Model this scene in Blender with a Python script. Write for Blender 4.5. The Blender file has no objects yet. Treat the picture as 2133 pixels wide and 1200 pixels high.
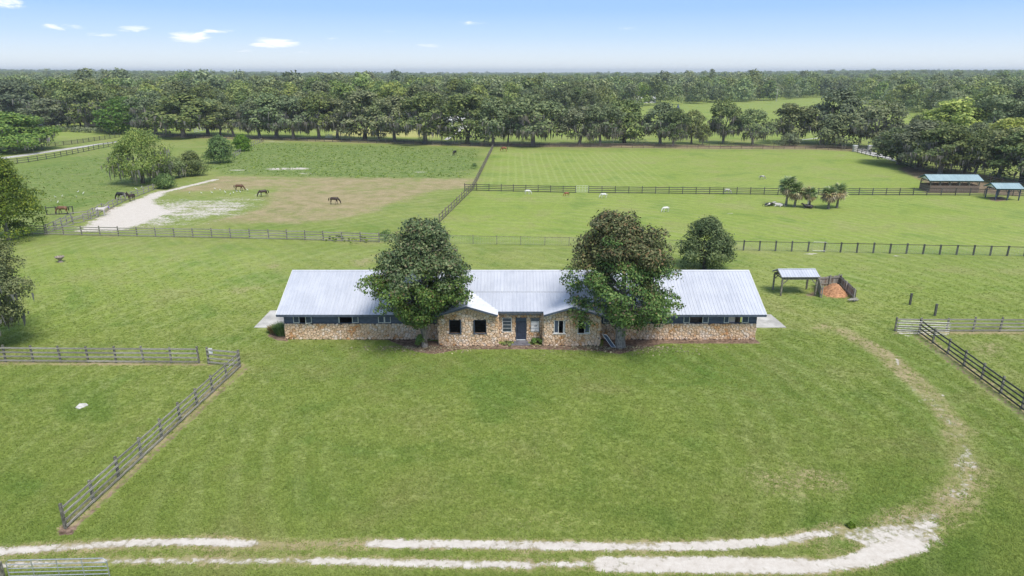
import bpy, math, random
import numpy as np
from mathutils import Vector, Matrix

# ---------------------------------------------------------------- camera, light, exposure
SC = bpy.context.scene
COL = SC.collection
CAM_H, FPX, PITCH = 23.0, 1422.0, math.atan(448 / 1422.0)
_c, _s = math.cos(PITCH), math.sin(PITCH)
cam_data = bpy.data.cameras.new('camera')
cam_data.sensor_width = 36.0
cam_data.lens = 36.0 * FPX / 2133.0
cam_data.clip_start = 0.1
cam_data.clip_end = 30000
cam = bpy.data.objects.new('camera', cam_data)
cam.location = (0, 0, CAM_H)
cam.rotation_euler = (math.pi / 2 - PITCH, 0, 0)
COL.objects.link(cam)
SC.camera = cam

SUN_DIR = Vector((0.32, -0.48, 1.0)).normalized()      # towards the sun
SUN_EL = math.asin(SUN_DIR.z)
SUN_AZ = math.atan2(SUN_DIR.x, SUN_DIR.y)
sun_data = bpy.data.lights.new('sun', 'SUN')
sun_data.energy = 2.5
sun_data.angle = math.radians(24.0)
sun_data.color = (1.0, 0.955, 0.88)
sun = bpy.data.objects.new('sun', sun_data)
sun.rotation_euler = SUN_DIR.to_track_quat('Z', 'Y').to_euler()
sun.location = (60, 0, 120)
COL.objects.link(sun)

SC.view_settings.view_transform = 'Standard'
SC.view_settings.look = 'None'
SC.view_settings.gamma = 1.0
SC.view_settings.exposure = 0.72
SC.view_settings.use_curve_mapping = False
SC.render.engine = 'CYCLES'
SC.cycles.max_bounces = 6
SC.cycles.diffuse_bounces = 3
SC.cycles.transparent_max_bounces = 8
SC.cycles.volume_bounces = 0


def node(nt, typ, **kw):
    n = nt.nodes.new(typ)
    for k, v in kw.items():
        if k.startswith('_'):
            setattr(n, k[1:], v)
    for k, v in kw.items():
        if not k.startswith('_'):
            key = int(k[1:]) if k[0] == 'i' and k[1:].isdigit() else k.replace('__', ' ')
            sock = n.inputs[key]
            if isinstance(v, bpy.types.NodeSocket):
                nt.links.new(v, sock)
            else:
                sock.default_value = v
    return n


def math_(nt, op, a, b=None, c=None, clamp=False):
    n = nt.nodes.new('ShaderNodeMath')
    n.operation = op
    n.use_clamp = clamp
    for i, v in enumerate((a, b, c)):
        if v is None:
            continue
        if isinstance(v, bpy.types.NodeSocket):
            nt.links.new(v, n.inputs[i])
        else:
            n.inputs[i].default_value = v
    return n.outputs[0]


def mix_(nt, fac, a, b, mode='MIX'):
    n = nt.nodes.new('ShaderNodeMix')
    n.data_type = 'RGBA'
    n.blend_type = mode
    for i, v in ((0, fac), (6, a), (7, b)):
        if isinstance(v, bpy.types.NodeSocket):
            nt.links.new(v, n.inputs[i])
        else:
            n.inputs[i].default_value = (*v, 1) if isinstance(v, tuple) and len(v) == 3 else v
    return n.outputs[2]


def ramp_(nt, fac, lo, hi, interp='SMOOTHSTEP'):
    n = nt.nodes.new('ShaderNodeMapRange')
    n.interpolation_type = interp
    nt.links.new(fac, n.inputs[0])
    n.inputs[1].default_value = lo
    n.inputs[2].default_value = hi
    return n.outputs[0]


def noise_(nt, vec, scale, detail=3, rough=0.55, dist=0.0):
    n = nt.nodes.new('ShaderNodeTexNoise')
    nt.links.new(vec, n.inputs['Vector'])
    n.inputs['Scale'].default_value = scale
    n.inputs['Detail'].default_value = detail
    n.inputs['Roughness'].default_value = rough
    n.inputs['Distortion'].default_value = dist
    return n.outputs[0]


world = bpy.data.worlds.new('World')
SC.world = world
world.use_nodes = True
wt = world.node_tree
wt.nodes.clear()
sky = wt.nodes.new('ShaderNodeTexSky')
sky.sky_type = 'NISHITA'
sky.sun_disc = False
sky.sun_elevation = SUN_EL
sky.sun_rotation = SUN_AZ
sky.altitude = 20
sky.air_density = 1.0
sky.dust_density = 0.6
sky.ozone_density = 2.0
tc = wt.nodes.new('ShaderNodeTexCoord')
sep = node(wt, 'ShaderNodeSeparateXYZ', Vector=tc.outputs['Generated'])
elev = math_(wt, 'ARCSINE', sep.outputs[2])                       # radians above the horizon
azim = math_(wt, 'ARCTAN2', sep.outputs[0], sep.outputs[1])
# thin summer haze: pale at the horizon, clear blue from a few degrees up
cr = wt.nodes.new('ShaderNodeValToRGB')
wt.links.new(math_(wt, 'DIVIDE', elev, math.pi / 2, clamp=True), cr.inputs[0])
els = cr.color_ramp.elements
stops = [(0.0, (6.1, 6.5, 6.8)), (0.010, (5.5, 6.1, 6.7)), (0.030, (3.5, 4.8, 6.6)), (0.052, (2.2, 3.75, 6.6)),
         (0.085, (2.0, 3.4, 6.2)), (0.20, (2.2, 3.3, 5.2)), (0.5, (2.5, 3.2, 4.5)), (1.0, (2.6, 3.2, 4.2))]
KS = 10.0
els[0].position, els[0].color = stops[0][0], (*[v / KS for v in stops[0][1]], 1)
els[1].position, els[1].color = stops[-1][0], (*[v / KS for v in stops[-1][1]], 1)
for p_, c_ in stops[1:-1]:
    e_ = els.new(p_)
    e_.color = (*[v / KS for v in c_], 1)
grad = mix_(wt, 1.0, cr.outputs[0], (KS, KS, KS), 'MULTIPLY')
skyc = mix_(wt, 0.86, sky.outputs[0], grad)
# small fair-weather clouds low over the horizon (azimuth, elevation in degrees, half sizes)
cvec = node(wt, 'ShaderNodeCombineXYZ', X=math_(wt, 'MULTIPLY', azim, 1.0), Y=math_(wt, 'MULTIPLY', elev, 4.0), Z=0.0).outputs[0]
cn = noise_(wt, cvec, 22.0, 8, 0.66, 1.2)
tot = None
for az, el, ra, re, am in [(-18.3, 2.15, 2.3, .50, 1.0), (-24.0, 2.45, 2.1, .55, .85), (-27.3, 2.95, 1.9, .3, .62), (-31.4, 2.95, 2.0, .3, .60),
                           (-34.6, 4.3, 2.0, .45, .66), (-35.3, 5.2, 1.4, .3, .5), (-38.2, 4.4, 2.2, .42, .62), (-37.0, 3.9, 1.4, .25, .5),
                           (-6.6, 2.05, 1.5, .22, .68), (-14.0, 2.55, 1.4, .22, .40), (-3.0, 3.7, 1.6, .25, .48), (0.0, 3.85, 1.3, .2, .5),
                           (36.5, 4.5, 1.6, .45, .62), (-20.5, 1.6, 1.6, .2, .5), (-9.5, 3.1, 1.2, .2, .36), (-22.0, 2.9, 1.8, .22, .5), (-29.5, 2.5, 2.0, .25, .45), (9, 3.3, 1.8, .2, .34), (-16, 1.5, 1.8, .16, .42),
                           (58, 5, 4, .8, .6), (-60, 6, 4, .8, .6), (75, 9, 6, 1.2, .6), (-82, 12, 7, 1.5, .6), (120, 8, 7, 1.2, .6), (170, 7, 6, 1.2, .6), (-130, 10, 7, 1.4, .6)]:
    dx = math_(wt, 'DIVIDE', math_(wt, 'SUBTRACT', azim, math.radians(az)), math.radians(ra))
    dy = math_(wt, 'DIVIDE', math_(wt, 'SUBTRACT', elev, math.radians(el)), math.radians(re))
    d2 = math_(wt, 'ADD', math_(wt, 'MULTIPLY', dx, dx), math_(wt, 'MULTIPLY', dy, dy))
    g = math_(wt, 'MULTIPLY', math_(wt, 'SUBTRACT', 1.0, d2, clamp=True), am)
    tot = g if tot is None else math_(wt, 'MAXIMUM', tot, g)
cm = ramp_(wt, math_(wt, 'ADD', math_(wt, 'MULTIPLY', tot, 0.55), math_(wt, 'MULTIPLY', cn, 1.25)), 0.80, 1.16)
cm = math_(wt, 'MULTIPLY', cm, ramp_(wt, tot, 0.02, 0.4))
skyc = mix_(wt, cm, skyc, (7.1, 7.3, 7.5))
bg = node(wt, 'ShaderNodeBackground', Color=skyc, Strength=0.10)
wo = wt.nodes.new('ShaderNodeOutputWorld')
wt.links.new(bg.outputs[0], wo.inputs[0])


# ---------------------------------------------------------------- helpers
def at(px, py, z=0.0):
    """where the ray through this spot of the photograph meets the plane at height z"""
    u = (px - 1066.5) / FPX
    v = (600 - py) / FPX
    t = (z - CAM_H) / (-_s + v * _c)
    return Vector((u * t, (_c + v * _s) * t, z))


def to_px(X, Y, Z=0.0):
    dz = Z - CAM_H
    d = Y * _c - dz * _s
    return 1066.5 + FPX * X / d, 600 - FPX * (Y * _s + dz * _c) / d


def link(o, parent=None):
    COL.objects.link(o)
    if parent is not None:
        o.parent = parent
    return o


def tag(o, label=None, cat=None, group=None, kind=None):
    if label: o['label'] = label
    if cat: o['category'] = cat
    if group: o['group'] = group
    if kind: o['kind'] = kind
    return o


def empty(name, loc=(0, 0, 0), rz=0.0, label=None, cat=None, group=None):
    o = bpy.data.objects.new(name, None)
    o.empty_display_size = 0.2
    o.location = loc
    o.rotation_euler = (0, 0, rz)
    link(o)
    return tag(o, label, cat, group)


def np_mesh(name, verts, faces, mat=None, smooth=False):
    """verts (n,3) array, faces (m,k) array of one k"""
    me = bpy.data.meshes.new(name)
    verts = np.asarray(verts, dtype=np.float32)
    faces = np.asarray(faces, dtype=np.int32)
    k = faces.shape[1]
    me.vertices.add(len(verts))
    me.vertices.foreach_set('co', verts.ravel())
    me.loops.add(faces.size)
    me.loops.foreach_set('vertex_index', faces.ravel())
    me.polygons.add(len(faces))
    me.polygons.foreach_set('loop_start', np.arange(0, faces.size, k, dtype=np.int32))
    if smooth:
        me.polygons.foreach_set('use_smooth', np.ones(len(faces), dtype=bool))
    me.update(calc_edges=True)
    if mat: me.materials.append(mat)
    return me


class Geo:
    def __init__(self, origin=(0, 0, 0)):
        self.v, self.f, self.o = [], [], Vector(origin)

    def add(self, vs, fs):
        b = len(self.v)
        self.v += [Vector(p) - self.o for p in vs]
        self.f += [tuple(b + i for i in f) for f in fs]
        return self

    def box(self, c, s, rz=0.0):
        x, y, z = s[0] / 2, s[1] / 2, s[2] / 2
        m = Matrix.Rotation(rz, 3, 'Z')
        c = Vector(c)
        vs = [c + m @ Vector((a * x, b * y, d * z)) for d in (-1, 1) for a, b in ((-1, -1), (1, -1), (1, 1), (-1, 1))]
        return self.add(vs, [(3, 2, 1, 0), (4, 5, 6, 7), (0, 1, 5, 4), (1, 2, 6, 5), (2, 3, 7, 6), (3, 0, 4, 7)])

    def span(self, x0, x1, y0, y1, z0, z1):
        return self.box(((x0 + x1) / 2, (y0 + y1) / 2, (z0 + z1) / 2), (abs(x1 - x0), abs(y1 - y0), abs(z1 - z0)))

    def beam(self, a, b, w, h):
        """bar from a to b, w sideways, h upward"""
        a, b = Vector(a), Vector(b)
        d = (b - a).normalized()
        side = d.cross(Vector((0, 0, 1)))
        side = Vector((1, 0, 0)) if side.length < 1e-3 else side.normalized()
        up = side.cross(d).normalized()
        vs = []
        for p in (a, b):
            for s1, s2 in ((-1, -1), (1, -1), (1, 1), (-1, 1)):
                vs.append(p + side * (s1 * w / 2) + up * (s2 * h / 2))
        return self.add(vs, [(0, 1, 2, 3), (7, 6, 5, 4), (0, 4, 5, 1), (1, 5, 6, 2), (2, 6, 7, 3), (3, 7, 4, 0)])

    def tube(self, pts, rad, n=8, caps=True):
        pts = [Vector(p) for p in pts]
        if not hasattr(rad, '__len__'): rad = [rad] * len(pts)
        vs, fs = [], []
        ref = Vector((0.31, 0.17, 0.93))
        for i, p in enumerate(pts):
            d = (pts[min(i + 1, len(pts) - 1)] - pts[max(i - 1, 0)]).normalized()
            s1 = d.cross(ref)
            if s1.length < 1e-3: s1 = d.cross(Vector((1, 0, 0)))
            s1.normalize()
            s2 = d.cross(s1)
            for k in range(n):
                a = 2 * math.pi * k / n
                vs.append(p + (s1 * math.cos(a) + s2 * math.sin(a)) * rad[i])
        for i in range(len(pts) - 1):
            for k in range(n):
                fs.append((i * n + k, (i + 1) * n + k, (i + 1) * n + (k + 1) % n, i * n + (k + 1) % n))
        if caps:
            fs.append(tuple(range(n)))
            fs.append(tuple((len(pts) - 1) * n + k for k in reversed(range(n))))
        return self.add(vs, fs)

    def mesh(self, name, mat=None, smooth=False):
        me = bpy.data.meshes.new(name)
        me.from_pydata([tuple(p) for p in self.v], [], self.f)
        if smooth:
            for p in me.polygons: p.use_smooth = True
        me.update()
        if mat: me.materials.append(mat)
        return me

    def build(self, name, mat, parent=None, smooth=False, **tags):
        o = bpy.data.objects.new(name, self.mesh(name, mat, smooth))
        link(o, parent)
        return tag(o, tags.get('label'), tags.get('cat'), tags.get('group'), tags.get('kind'))


def put(name, me, parent, loc=(0, 0, 0), rot=(0, 0, 0), scale=(1, 1, 1)):
    o = bpy.data.objects.new(name, me)
    o.location = loc
    o.rotation_euler = rot
    o.scale = scale
    return link(o, parent)


def copy_tree(o, parent=None):
    c = o.copy()
    link(c)
    c.parent = parent
    for ch in o.children:
        copy_tree(ch, c)
    return c


# ---------------------------------------------------------------- materials
def mat_new(name):
    m = bpy.data.materials.new(name)
    m.use_nodes = True
    nt = m.node_tree
    bs = nt.nodes['Principled BSDF']
    return m, nt, bs


def simple(name, col, rough=0.7, var=0.15, scale=3.0, metal=0.0, spec=0.3, objvar=0.0, col2=None, bump=0.0, stretch=(1, 1, 1)):
    """a base colour mottled by noise, optionally varied per object"""
    m, nt, bs = mat_new(name)
    t = nt.nodes.new('ShaderNodeTexCoord')
    mp = node(nt, 'ShaderNodeMapping', Vector=t.outputs['Object'], Scale=stretch)
    n1 = noise_(nt, mp.outputs[0], scale, 5, 0.6)
    c2 = col2 or tuple(max(0, v * (1 - 2.2 * var)) for v in col)
    c1 = tuple(min(1, v * (1 + var)) for v in col)
    c = mix_(nt, ramp_(nt, n1, 0.3, 0.7), c2, c1)
    if objvar:
        oi = nt.nodes.new('ShaderNodeObjectInfo')
        b = math_(nt, 'ADD', math_(nt, 'MULTIPLY', oi.outputs['Random'], 2 * objvar), 1 - objvar)
        g = node(nt, 'ShaderNodeCombineXYZ', X=b, Y=b, Z=b)
        c = mix_(nt, 1.0, c, g.outputs[0], 'MULTIPLY')
    nt.links.new(c, bs.inputs['Base Color'])
    bs.inputs['Roughness'].default_value = rough
    bs.inputs['Metallic'].default_value = metal
    bs.inputs['Specular IOR Level'].default_value = spec
    if bump:
        bp = node(nt, 'ShaderNodeBump', Height=n1, Strength=bump, Distance=0.05)
        nt.links.new(bp.outputs[0], bs.inputs['Normal'])
    return m


def leafmat(name, a, b, c, rough=0.5, objvar=0.18, trans=0.25, accent=None, acc=0.0):
    """foliage: three tones picked per leaf, shifted per tree"""
    m, nt, bs = mat_new(name)
    g = nt.nodes.new('ShaderNodeNewGeometry')
    rp = nt.nodes.new('ShaderNodeValToRGB')
    nt.links.new(g.outputs['Random Per Island'], rp.inputs[0])
    e = rp.color_ramp.elements
    e[0].color, e[0].position = (*a, 1), 0.0
    e[1].color, e[1].position = (*c, 1), 0.97
    x = e.new(0.5); x.color = (*b, 1)
    if accent:
        rp.color_ramp.interpolation = 'LINEAR'
        y = e.new(1.0 - acc); y.color = (*c, 1)
        e[-1].position = 1.0 - acc + 0.005
        e[-1].color = (*accent, 1)
    t = nt.nodes.new('ShaderNodeTexCoord')
    big = noise_(nt, t.outputs['Object'], 0.45, 2, 0.5)
    col = mix_(nt, 1.0, rp.outputs[0], node(nt, 'ShaderNodeCombineXYZ',
               X=math_(nt, 'ADD', math_(nt, 'MULTIPLY', big, 1.1), 0.45),
               Y=math_(nt, 'ADD', math_(nt, 'MULTIPLY', big, 0.9), 0.55), Z=math_(nt, 'ADD', math_(nt, 'MULTIPLY', big, 0.6), 0.7)).outputs[0], 'MULTIPLY')
    oi = nt.nodes.new('ShaderNodeObjectInfo')
    r = oi.outputs['Random']
    hs = node(nt, 'ShaderNodeHueSaturation', Color=col,
              Hue=math_(nt, 'ADD', math_(nt, 'MULTIPLY', r, -0.04), 0.510),
              Saturation=math_(nt, 'ADD', math_(nt, 'MULTIPLY', math_(nt, 'FRACT', math_(nt, 'MULTIPLY', r, 7.3)), 0.45), 0.75),
              Value=math_(nt, 'ADD', math_(nt, 'MULTIPLY', math_(nt, 'FRACT', math_(nt, 'MULTIPLY', r, 13.7)), 2 * objvar), 1 - objvar))
    nt.links.new(hs.outputs[0], bs.inputs['Base Color'])
    bs.inputs['Roughness'].default_value = rough
    bs.inputs['Specular IOR Level'].default_value = 0.18
    if trans:
        tr = node(nt, 'ShaderNodeBsdfTranslucent', Color=hs.outputs[0])
        mx = node(nt, 'ShaderNodeMixShader', Fac=trans)
        nt.links.new(bs.outputs[0], mx.inputs[1])
        nt.links.new(tr.outputs[0], mx.inputs[2])
        nt.links.new(mx.outputs[0], nt.nodes['Material Output'].inputs[0])
    return m


M = {}
M['wood_grey'] = simple('weathered_wood', (0.36, 0.335, 0.29), 0.85, 0.22, 6, objvar=0.22, stretch=(1, 6, 6), bump=0.3)
M['wood_black'] = simple('black_stained_wood', (0.105, 0.105, 0.095), 0.75, 0.3, 6, objvar=0.35, stretch=(1, 6, 6))
M['wood_brown'] = simple('old_brown_wood', (0.22, 0.165, 0.13), 0.85, 0.3, 5, objvar=0.3, stretch=(1, 5, 5))
M['post_wood'] = simple('post_wood', (0.25, 0.235, 0.19), 0.85, 0.3, 8, objvar=0.25)
M['bark'] = simple('bark', (0.30, 0.27, 0.235), 0.9, 0.3, 5, stretch=(3, 3, 0.7), bump=0.6)
M['bark_dark'] = simple('dark_bark', (0.10, 0.088, 0.075), 0.9, 0.3, 4, stretch=(3, 3, 0.7))
M['steel'] = simple('galvanised_steel', (0.50, 0.51, 0.52), 0.45, 0.1, 8, metal=0.6)
M['white'] = simple('white_paint', (0.78, 0.78, 0.77), 0.5, 0.06, 4)
M['blue_siding'] = simple('slate_blue_paint', (0.105, 0.125, 0.170), 0.6, 0.2, 5, objvar=0.12, stretch=(.4, 4, 4))
M['blue_door'] = simple('dark_blue_door_paint', (0.045, 0.055, 0.085), 0.45, 0.15, 3)
M['shutter_blue'] = simple('blue_shutter_panel', (0.07, 0.092, 0.135), 0.5, 0.15, 3, objvar=0.2)
M['frame_paint'] = simple('pale_window_frame', (0.74, 0.73, 0.70), 0.55, 0.1, 8)
M['fascia'] = simple('slate_fascia', (0.09, 0.11, 0.15), 0.5, 0.15, 3)
M['concrete'] = simple('concrete', (0.52, 0.50, 0.465), 0.9, 0.12, 0.8, bump=0.1)
M['step'] = simple('grey_step_paint', (0.17, 0.165, 0.185), 0.8, 0.2, 3)
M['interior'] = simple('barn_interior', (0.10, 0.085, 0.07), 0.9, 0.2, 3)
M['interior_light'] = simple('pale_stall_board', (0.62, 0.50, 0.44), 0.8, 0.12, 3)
M['curtain'] = simple('curtain_cloth', (0.72, 0.70, 0.69), 0.8, 0.08, 20)
M['pale_stone'] = simple('pale_gate_pier', (0.55, 0.52, 0.47), 0.85, 0.15, 6)
M['green_trim'] = simple('teal_green_trim', (0.03, 0.13, 0.13), 0.5, 0.15, 4)
M['rubber'] = simple('black_plastic', (0.02, 0.02, 0.02), 0.5, 0.1, 3)


def glass_mat():
    m, nt, bs = mat_new('dark_glass')
    bs.inputs['Base Color'].default_value = (0.015, 0.028, 0.03, 1)
    bs.inputs['Roughness'].default_value = 0.08
    bs.inputs['Specular IOR Level'].default_value = 0.6
    return m


def roof_mat(name, a, b, rough=0.42, metal=0.25):
    m, nt, bs = mat_new(name)
    t = nt.nodes.new('ShaderNodeTexCoord')
    n1 = noise_(nt, t.outputs['Object'], 0.5, 4, 0.6)
    mp = node(nt, 'ShaderNodeMapping', Vector=t.outputs['Object'], Scale=(3.0, 0.25, 0.25))
    n2 = noise_(nt, mp.outputs[0], 2.0, 4, 0.6)
    f = math_(nt, 'ADD', math_(nt, 'MULTIPLY', n1, 0.5), math_(nt, 'MULTIPLY', n2, 0.5))
    c = mix_(nt, ramp_(nt, f, 0.36, 0.62), b, a)
    oi = nt.nodes.new('ShaderNodeObjectInfo')
    v = math_(nt, 'ADD', math_(nt, 'MULTIPLY', oi.outputs['Random'], 0.07), 0.95)
    c = mix_(nt, 1.0, c, node(nt, 'ShaderNodeCombineXYZ', X=v, Y=v, Z=v).outputs[0], 'MULTIPLY')
    nt.links.new(c, bs.inputs['Base Color'])
    bs.inputs['Roughness'].default_value = rough
    bs.inputs['Metallic'].default_value = metal
    return m


M['glass'] = glass_mat()
M['roof'] = roof_mat('white_metal_roofing', (0.63, 0.64, 0.685), (0.53, 0.545, 0.60))
M['roof_green'] = roof_mat('pale_green_metal_roofing', (0.42, 0.54, 0.55), (0.35, 0.46, 0.48))


def stone_mat():
    m, nt, bs = mat_new('coral_fieldstone')
    g = nt.nodes.new('ShaderNodeNewGeometry')
    oi = nt.nodes.new('ShaderNodeObjectInfo')
    r = math_(nt, 'FRACT', math_(nt, 'ADD', math_(nt, 'MULTIPLY', g.outputs['Random Per Island'], 1.0), math_(nt, 'MULTIPLY', oi.outputs['Random'], 17.3)))
    big = noise_(nt, g.outputs['Position'], 0.42, 3, 0.6)
    r2 = math_(nt, 'ADD', math_(nt, 'MULTIPLY', r, 0.62), math_(nt, 'MULTIPLY', math_(nt, 'SUBTRACT', big, 0.36), 1.5), clamp=True)
    rp = nt.nodes.new('ShaderNodeValToRGB')
    nt.links.new(r2, rp.inputs[0])
    e = rp.color_ramp.elements
    e[0].color, e[0].position = (0.76, 0.61, 0.48, 1), 0.0
    e[1].color, e[1].position = (0.49, 0.22, 0.08, 1), 1.0
    for p, c in ((0.2, (0.85, 0.70, 0.57)), (0.4, (0.70, 0.49, 0.31)), (0.6, (0.78, 0.57, 0.39)), (0.78, (0.58, 0.36, 0.19)), (0.9, (0.66, 0.36, 0.16))):
        x = e.new(p); x.color = (*c, 1)
    n1 = noise_(nt, g.outputs['Position'], 9.0, 6, 0.7)
    c = mix_(nt, math_(nt, 'MULTIPLY', ramp_(nt, n1, 0.56, 0.70), 0.75), rp.outputs[0], (0.13, 0.08, 0.05))
    c = mix_(nt, math_(nt, 'MULTIPLY', ramp_(nt, n1, 0.46, 0.30), 0.6), c, (0.78, 0.66, 0.56))
    nt.links.new(c, bs.inputs['Base Color'])
    bs.inputs['Roughness'].default_value = 0.9
    bp = node(nt, 'ShaderNodeBump', Height=n1, Strength=0.9, Distance=0.08)
    nt.links.new(bp.outputs[0], bs.inputs['Normal'])
    return m


M['stone'] = stone_mat()
M['mortar'] = simple('mortar', (0.18, 0.135, 0.10), 0.95, 0.2, 7)
M['leaf_magnolia'] = leafmat('magnolia_leaves', (0.048, 0.115, 0.028), (0.101, 0.200, 0.044), (0.207, 0.295, 0.076), 0.42, 0.04, 0.12, accent=(0.17, 0.13, 0.06), acc=0.07)
M['leaf_magnolia_brown'] = leafmat('bronze_magnolia_leaves', (0.060, 0.084, 0.033), (0.132, 0.150, 0.063), (0.225, 0.203, 0.101), 0.45, 0.04, 0.12, accent=(0.20, 0.14, 0.07), acc=0.12)
M['leaf_magnolia_mid'] = leafmat('upper_magnolia_leaves', (0.058, 0.106, 0.029), (0.132, 0.190, 0.055), (0.248, 0.276, 0.092), 0.42, 0.04, 0.12, accent=(0.19, 0.14, 0.07), acc=0.08)
M['leaf_oak'] = leafmat('live_oak_leaves', (0.095, 0.138, 0.059), (0.173, 0.224, 0.090), (0.285, 0.328, 0.146), 0.6, 0.22, 0.2)
M['leaf_green'] = leafmat('mid_green_leaves', (0.072, 0.143, 0.034), (0.130, 0.234, 0.057), (0.234, 0.338, 0.098), 0.5, 0.15, 0.3)
M['leaf_bright'] = leafmat('yellow_green_leaves', (0.155, 0.264, 0.034), (0.295, 0.434, 0.054), (0.527, 0.620, 0.093), 0.5, 0.1, 0.35)
M['leaf_olive'] = leafmat('olive_leaves', (0.118, 0.199, 0.049), (0.214, 0.325, 0.074), (0.383, 0.476, 0.135), 0.5, 0.1, 0.3)
M['leaf_forest'] = leafmat('woodland_leaves', (0.103, 0.152, 0.056), (0.185, 0.249, 0.087), (0.310, 0.360, 0.141), 0.6, 0.38, 0.2)
M['moss'] = leafmat('spanish_moss', (0.172, 0.167, 0.144), (0.241, 0.230, 0.201), (0.345, 0.322, 0.282), 0.9, 0.12, 0.3)
M['leaf_lime'] = leafmat('lime_tipped_leaves', (0.085, 0.130, 0.030), (0.150, 0.205, 0.045), (0.30, 0.33, 0.07), 0.5, 0.06, 0.3)
M['frond'] = leafmat('palm_frond', (0.130, 0.210, 0.079), (0.216, 0.320, 0.123), (0.389, 0.460, 0.194), 0.4, 0.25, 0.15)
M['frond_dead'] = leafmat('dead_palm_frond', (0.191, 0.156, 0.094), (0.328, 0.265, 0.144), (0.519, 0.468, 0.237), 0.8, 0.3, 0.2)


def mower_rings(nt, P, amount):
    """faint rounds left by the mower, strongest towards the edge of the front lawn"""
    mp = node(nt, 'ShaderNodeMapping', Vector=P, Location=(-0.8, -22.5, 0), Scale=(0.72, 0.5, 0.0))
    nt.links.new(P, mp.inputs[0])
    d = node(nt, 'ShaderNodeVectorMath', _operation='DISTANCE')
    nt.links.new(mp.outputs[0], d.inputs[0])
    r = math_(nt, 'ADD', d.outputs['Value'], math_(nt, 'MULTIPLY', noise_(nt, P, 0.08, 3), 3.0))
    w = math_(nt, 'ADD', math_(nt, 'MULTIPLY', math_(nt, 'SINE', math_(nt, 'MULTIPLY', r, 4.6)), 0.5), 0.5)
    m = math_(nt, 'MULTIPLY', ramp_(nt, w, 0.35, 0.95), ramp_(nt, d.outputs['Value'], 5.0, 12.0))
    m = math_(nt, 'MULTIPLY', m, ramp_(nt, noise_(nt, P, 0.10, 3), 0.36, 0.58))
    return math_(nt, 'MULTIPLY', m, amount)


def turf_mat():
    m, nt, bs = mat_new('turf_blades')
    g = nt.nodes.new('ShaderNodeNewGeometry')
    P = g.outputs['Position']
    rp = nt.nodes.new('ShaderNodeValToRGB')
    nt.links.new(g.outputs['Random Per Island'], rp.inputs[0])
    e = rp.color_ramp.elements
    e[0].color, e[1].color = (.215, .295, .058, 1), (.355, .43, .11, 1)
    c = mix_(nt, math_(nt, 'MULTIPLY', ramp_(nt, noise_(nt, P, 0.12, 5, 0.6, 0.5), 0.50, 0.68), 0.45), rp.outputs[0], (0.36, 0.35, 0.14))
    c = mix_(nt, math_(nt, 'MULTIPLY', ramp_(nt, noise_(nt, P, 0.12, 5, 0.6, 0.5), 0.48, 0.32), 0.45), c, (0.14, 0.26, 0.045))
    c = mix_(nt, math_(nt, 'MULTIPLY', ramp_(nt, noise_(nt, P, 0.35, 4, 0.6), 0.45, 0.7), 0.35), c, (0.20, 0.29, 0.06))
    c = mix_(nt, mower_rings(nt, P, 0.20), c, (0.46, 0.50, 0.20))
    nt.links.new(c, bs.inputs['Base Color'])
    bs.inputs['Roughness'].default_value = .9
    bs.inputs['Specular IOR Level'].default_value = .1
    tr = node(nt, 'ShaderNodeBsdfTranslucent', Color=c)
    mx = node(nt, 'ShaderNodeMixShader', Fac=.4)
    nt.links.new(bs.outputs[0], mx.inputs[1]); nt.links.new(tr.outputs[0], mx.inputs[2])
    nt.links.new(mx.outputs[0], nt.nodes['Material Output'].inputs[0])
    return m


M['turf'] = turf_mat()

# ---------------------------------------------------------------- the ground
def smooth(x, a, b):
    t = np.clip((x - a) / (b - a), 0, 1)
    return t * t * (3 - 2 * t)


def px_line(pts):
    return np.array([at(*p)[:2] for p in pts])


def dist_line(X, Y, P):
    d = np.full(X.shape, 1e9)
    for (x0, y0), (x1, y1) in zip(P[:-1], P[1:]):
        vx, vy = x1 - x0, y1 - y0
        L = vx * vx + vy * vy + 1e-9
        t = np.clip(((X - x0) * vx + (Y - y0) * vy) / L, 0, 1)
        d = np.minimum(d, np.hypot(X - x0 - t * vx, Y - y0 - t * vy))
    return d


def in_poly(X, Y, P):
    c = np.zeros(X.shape, bool)
    n = len(P)
    for i in range(n):
        x0, y0 = P[i]
        x1, y1 = P[(i + 1) % n]
        if y0 == y1: continue
        k = ((y0 > Y) != (y1 > Y)) & (X < (x1 - x0) * (Y - y0) / (y1 - y0) + x0)
        c ^= k
    return c


def poly_mask(X, Y, pts, soft):
    P = px_line(pts)
    d = dist_line(X, Y, np.vstack([P, P[:1]]))
    return smooth(np.where(in_poly(X, Y, P), d, -d), -soft, soft)


def line_mask(X, Y, pts, w, soft):
    return 1 - smooth(dist_line(X, Y, px_line(pts)), w - soft, w + soft)


LF1 = [(0, 756), (415, 757)]                       # fence lines in the photograph, along the feet of the posts
LF2 = [(500, 762), (137, 1100)]
RF1 = [(1864, 692), (2250, 692)]
RF2 = [(1914, 693), (2128, 852), (2330, 1002)]
BACK1 = [(60, 487), (90, 489), (560, 498), (790, 504)]
BACK2 = [(790, 505), (1185, 512), (1515, 520)]
BACK3 = [(1515, 520), (2133, 534), (2400, 540)]
DIAG = [(915, 462), (985, 393), (1027, 308)]
MID1 = [(968, 397), (1199, 402)]
MID2 = [(1225, 402), (1620, 406), (2250, 410)]
YARDF = [(120, 478), (165, 462), (210, 441), (262, 418), (325, 395)]
FARL1 = [(0, 346), (115, 329), (245, 303)]
FARL2 = [(98, 307), (150, 301), (250, 286)]
TREEF = [(330, 283), (640, 292), (1000, 303), (1250, 305), (1500, 308), (1700, 309), (1778, 313)]
RIGHTF = [(1778, 316), (1860, 333), (1905, 352), (2000, 372), (2133, 400), (2300, 432)]


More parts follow.
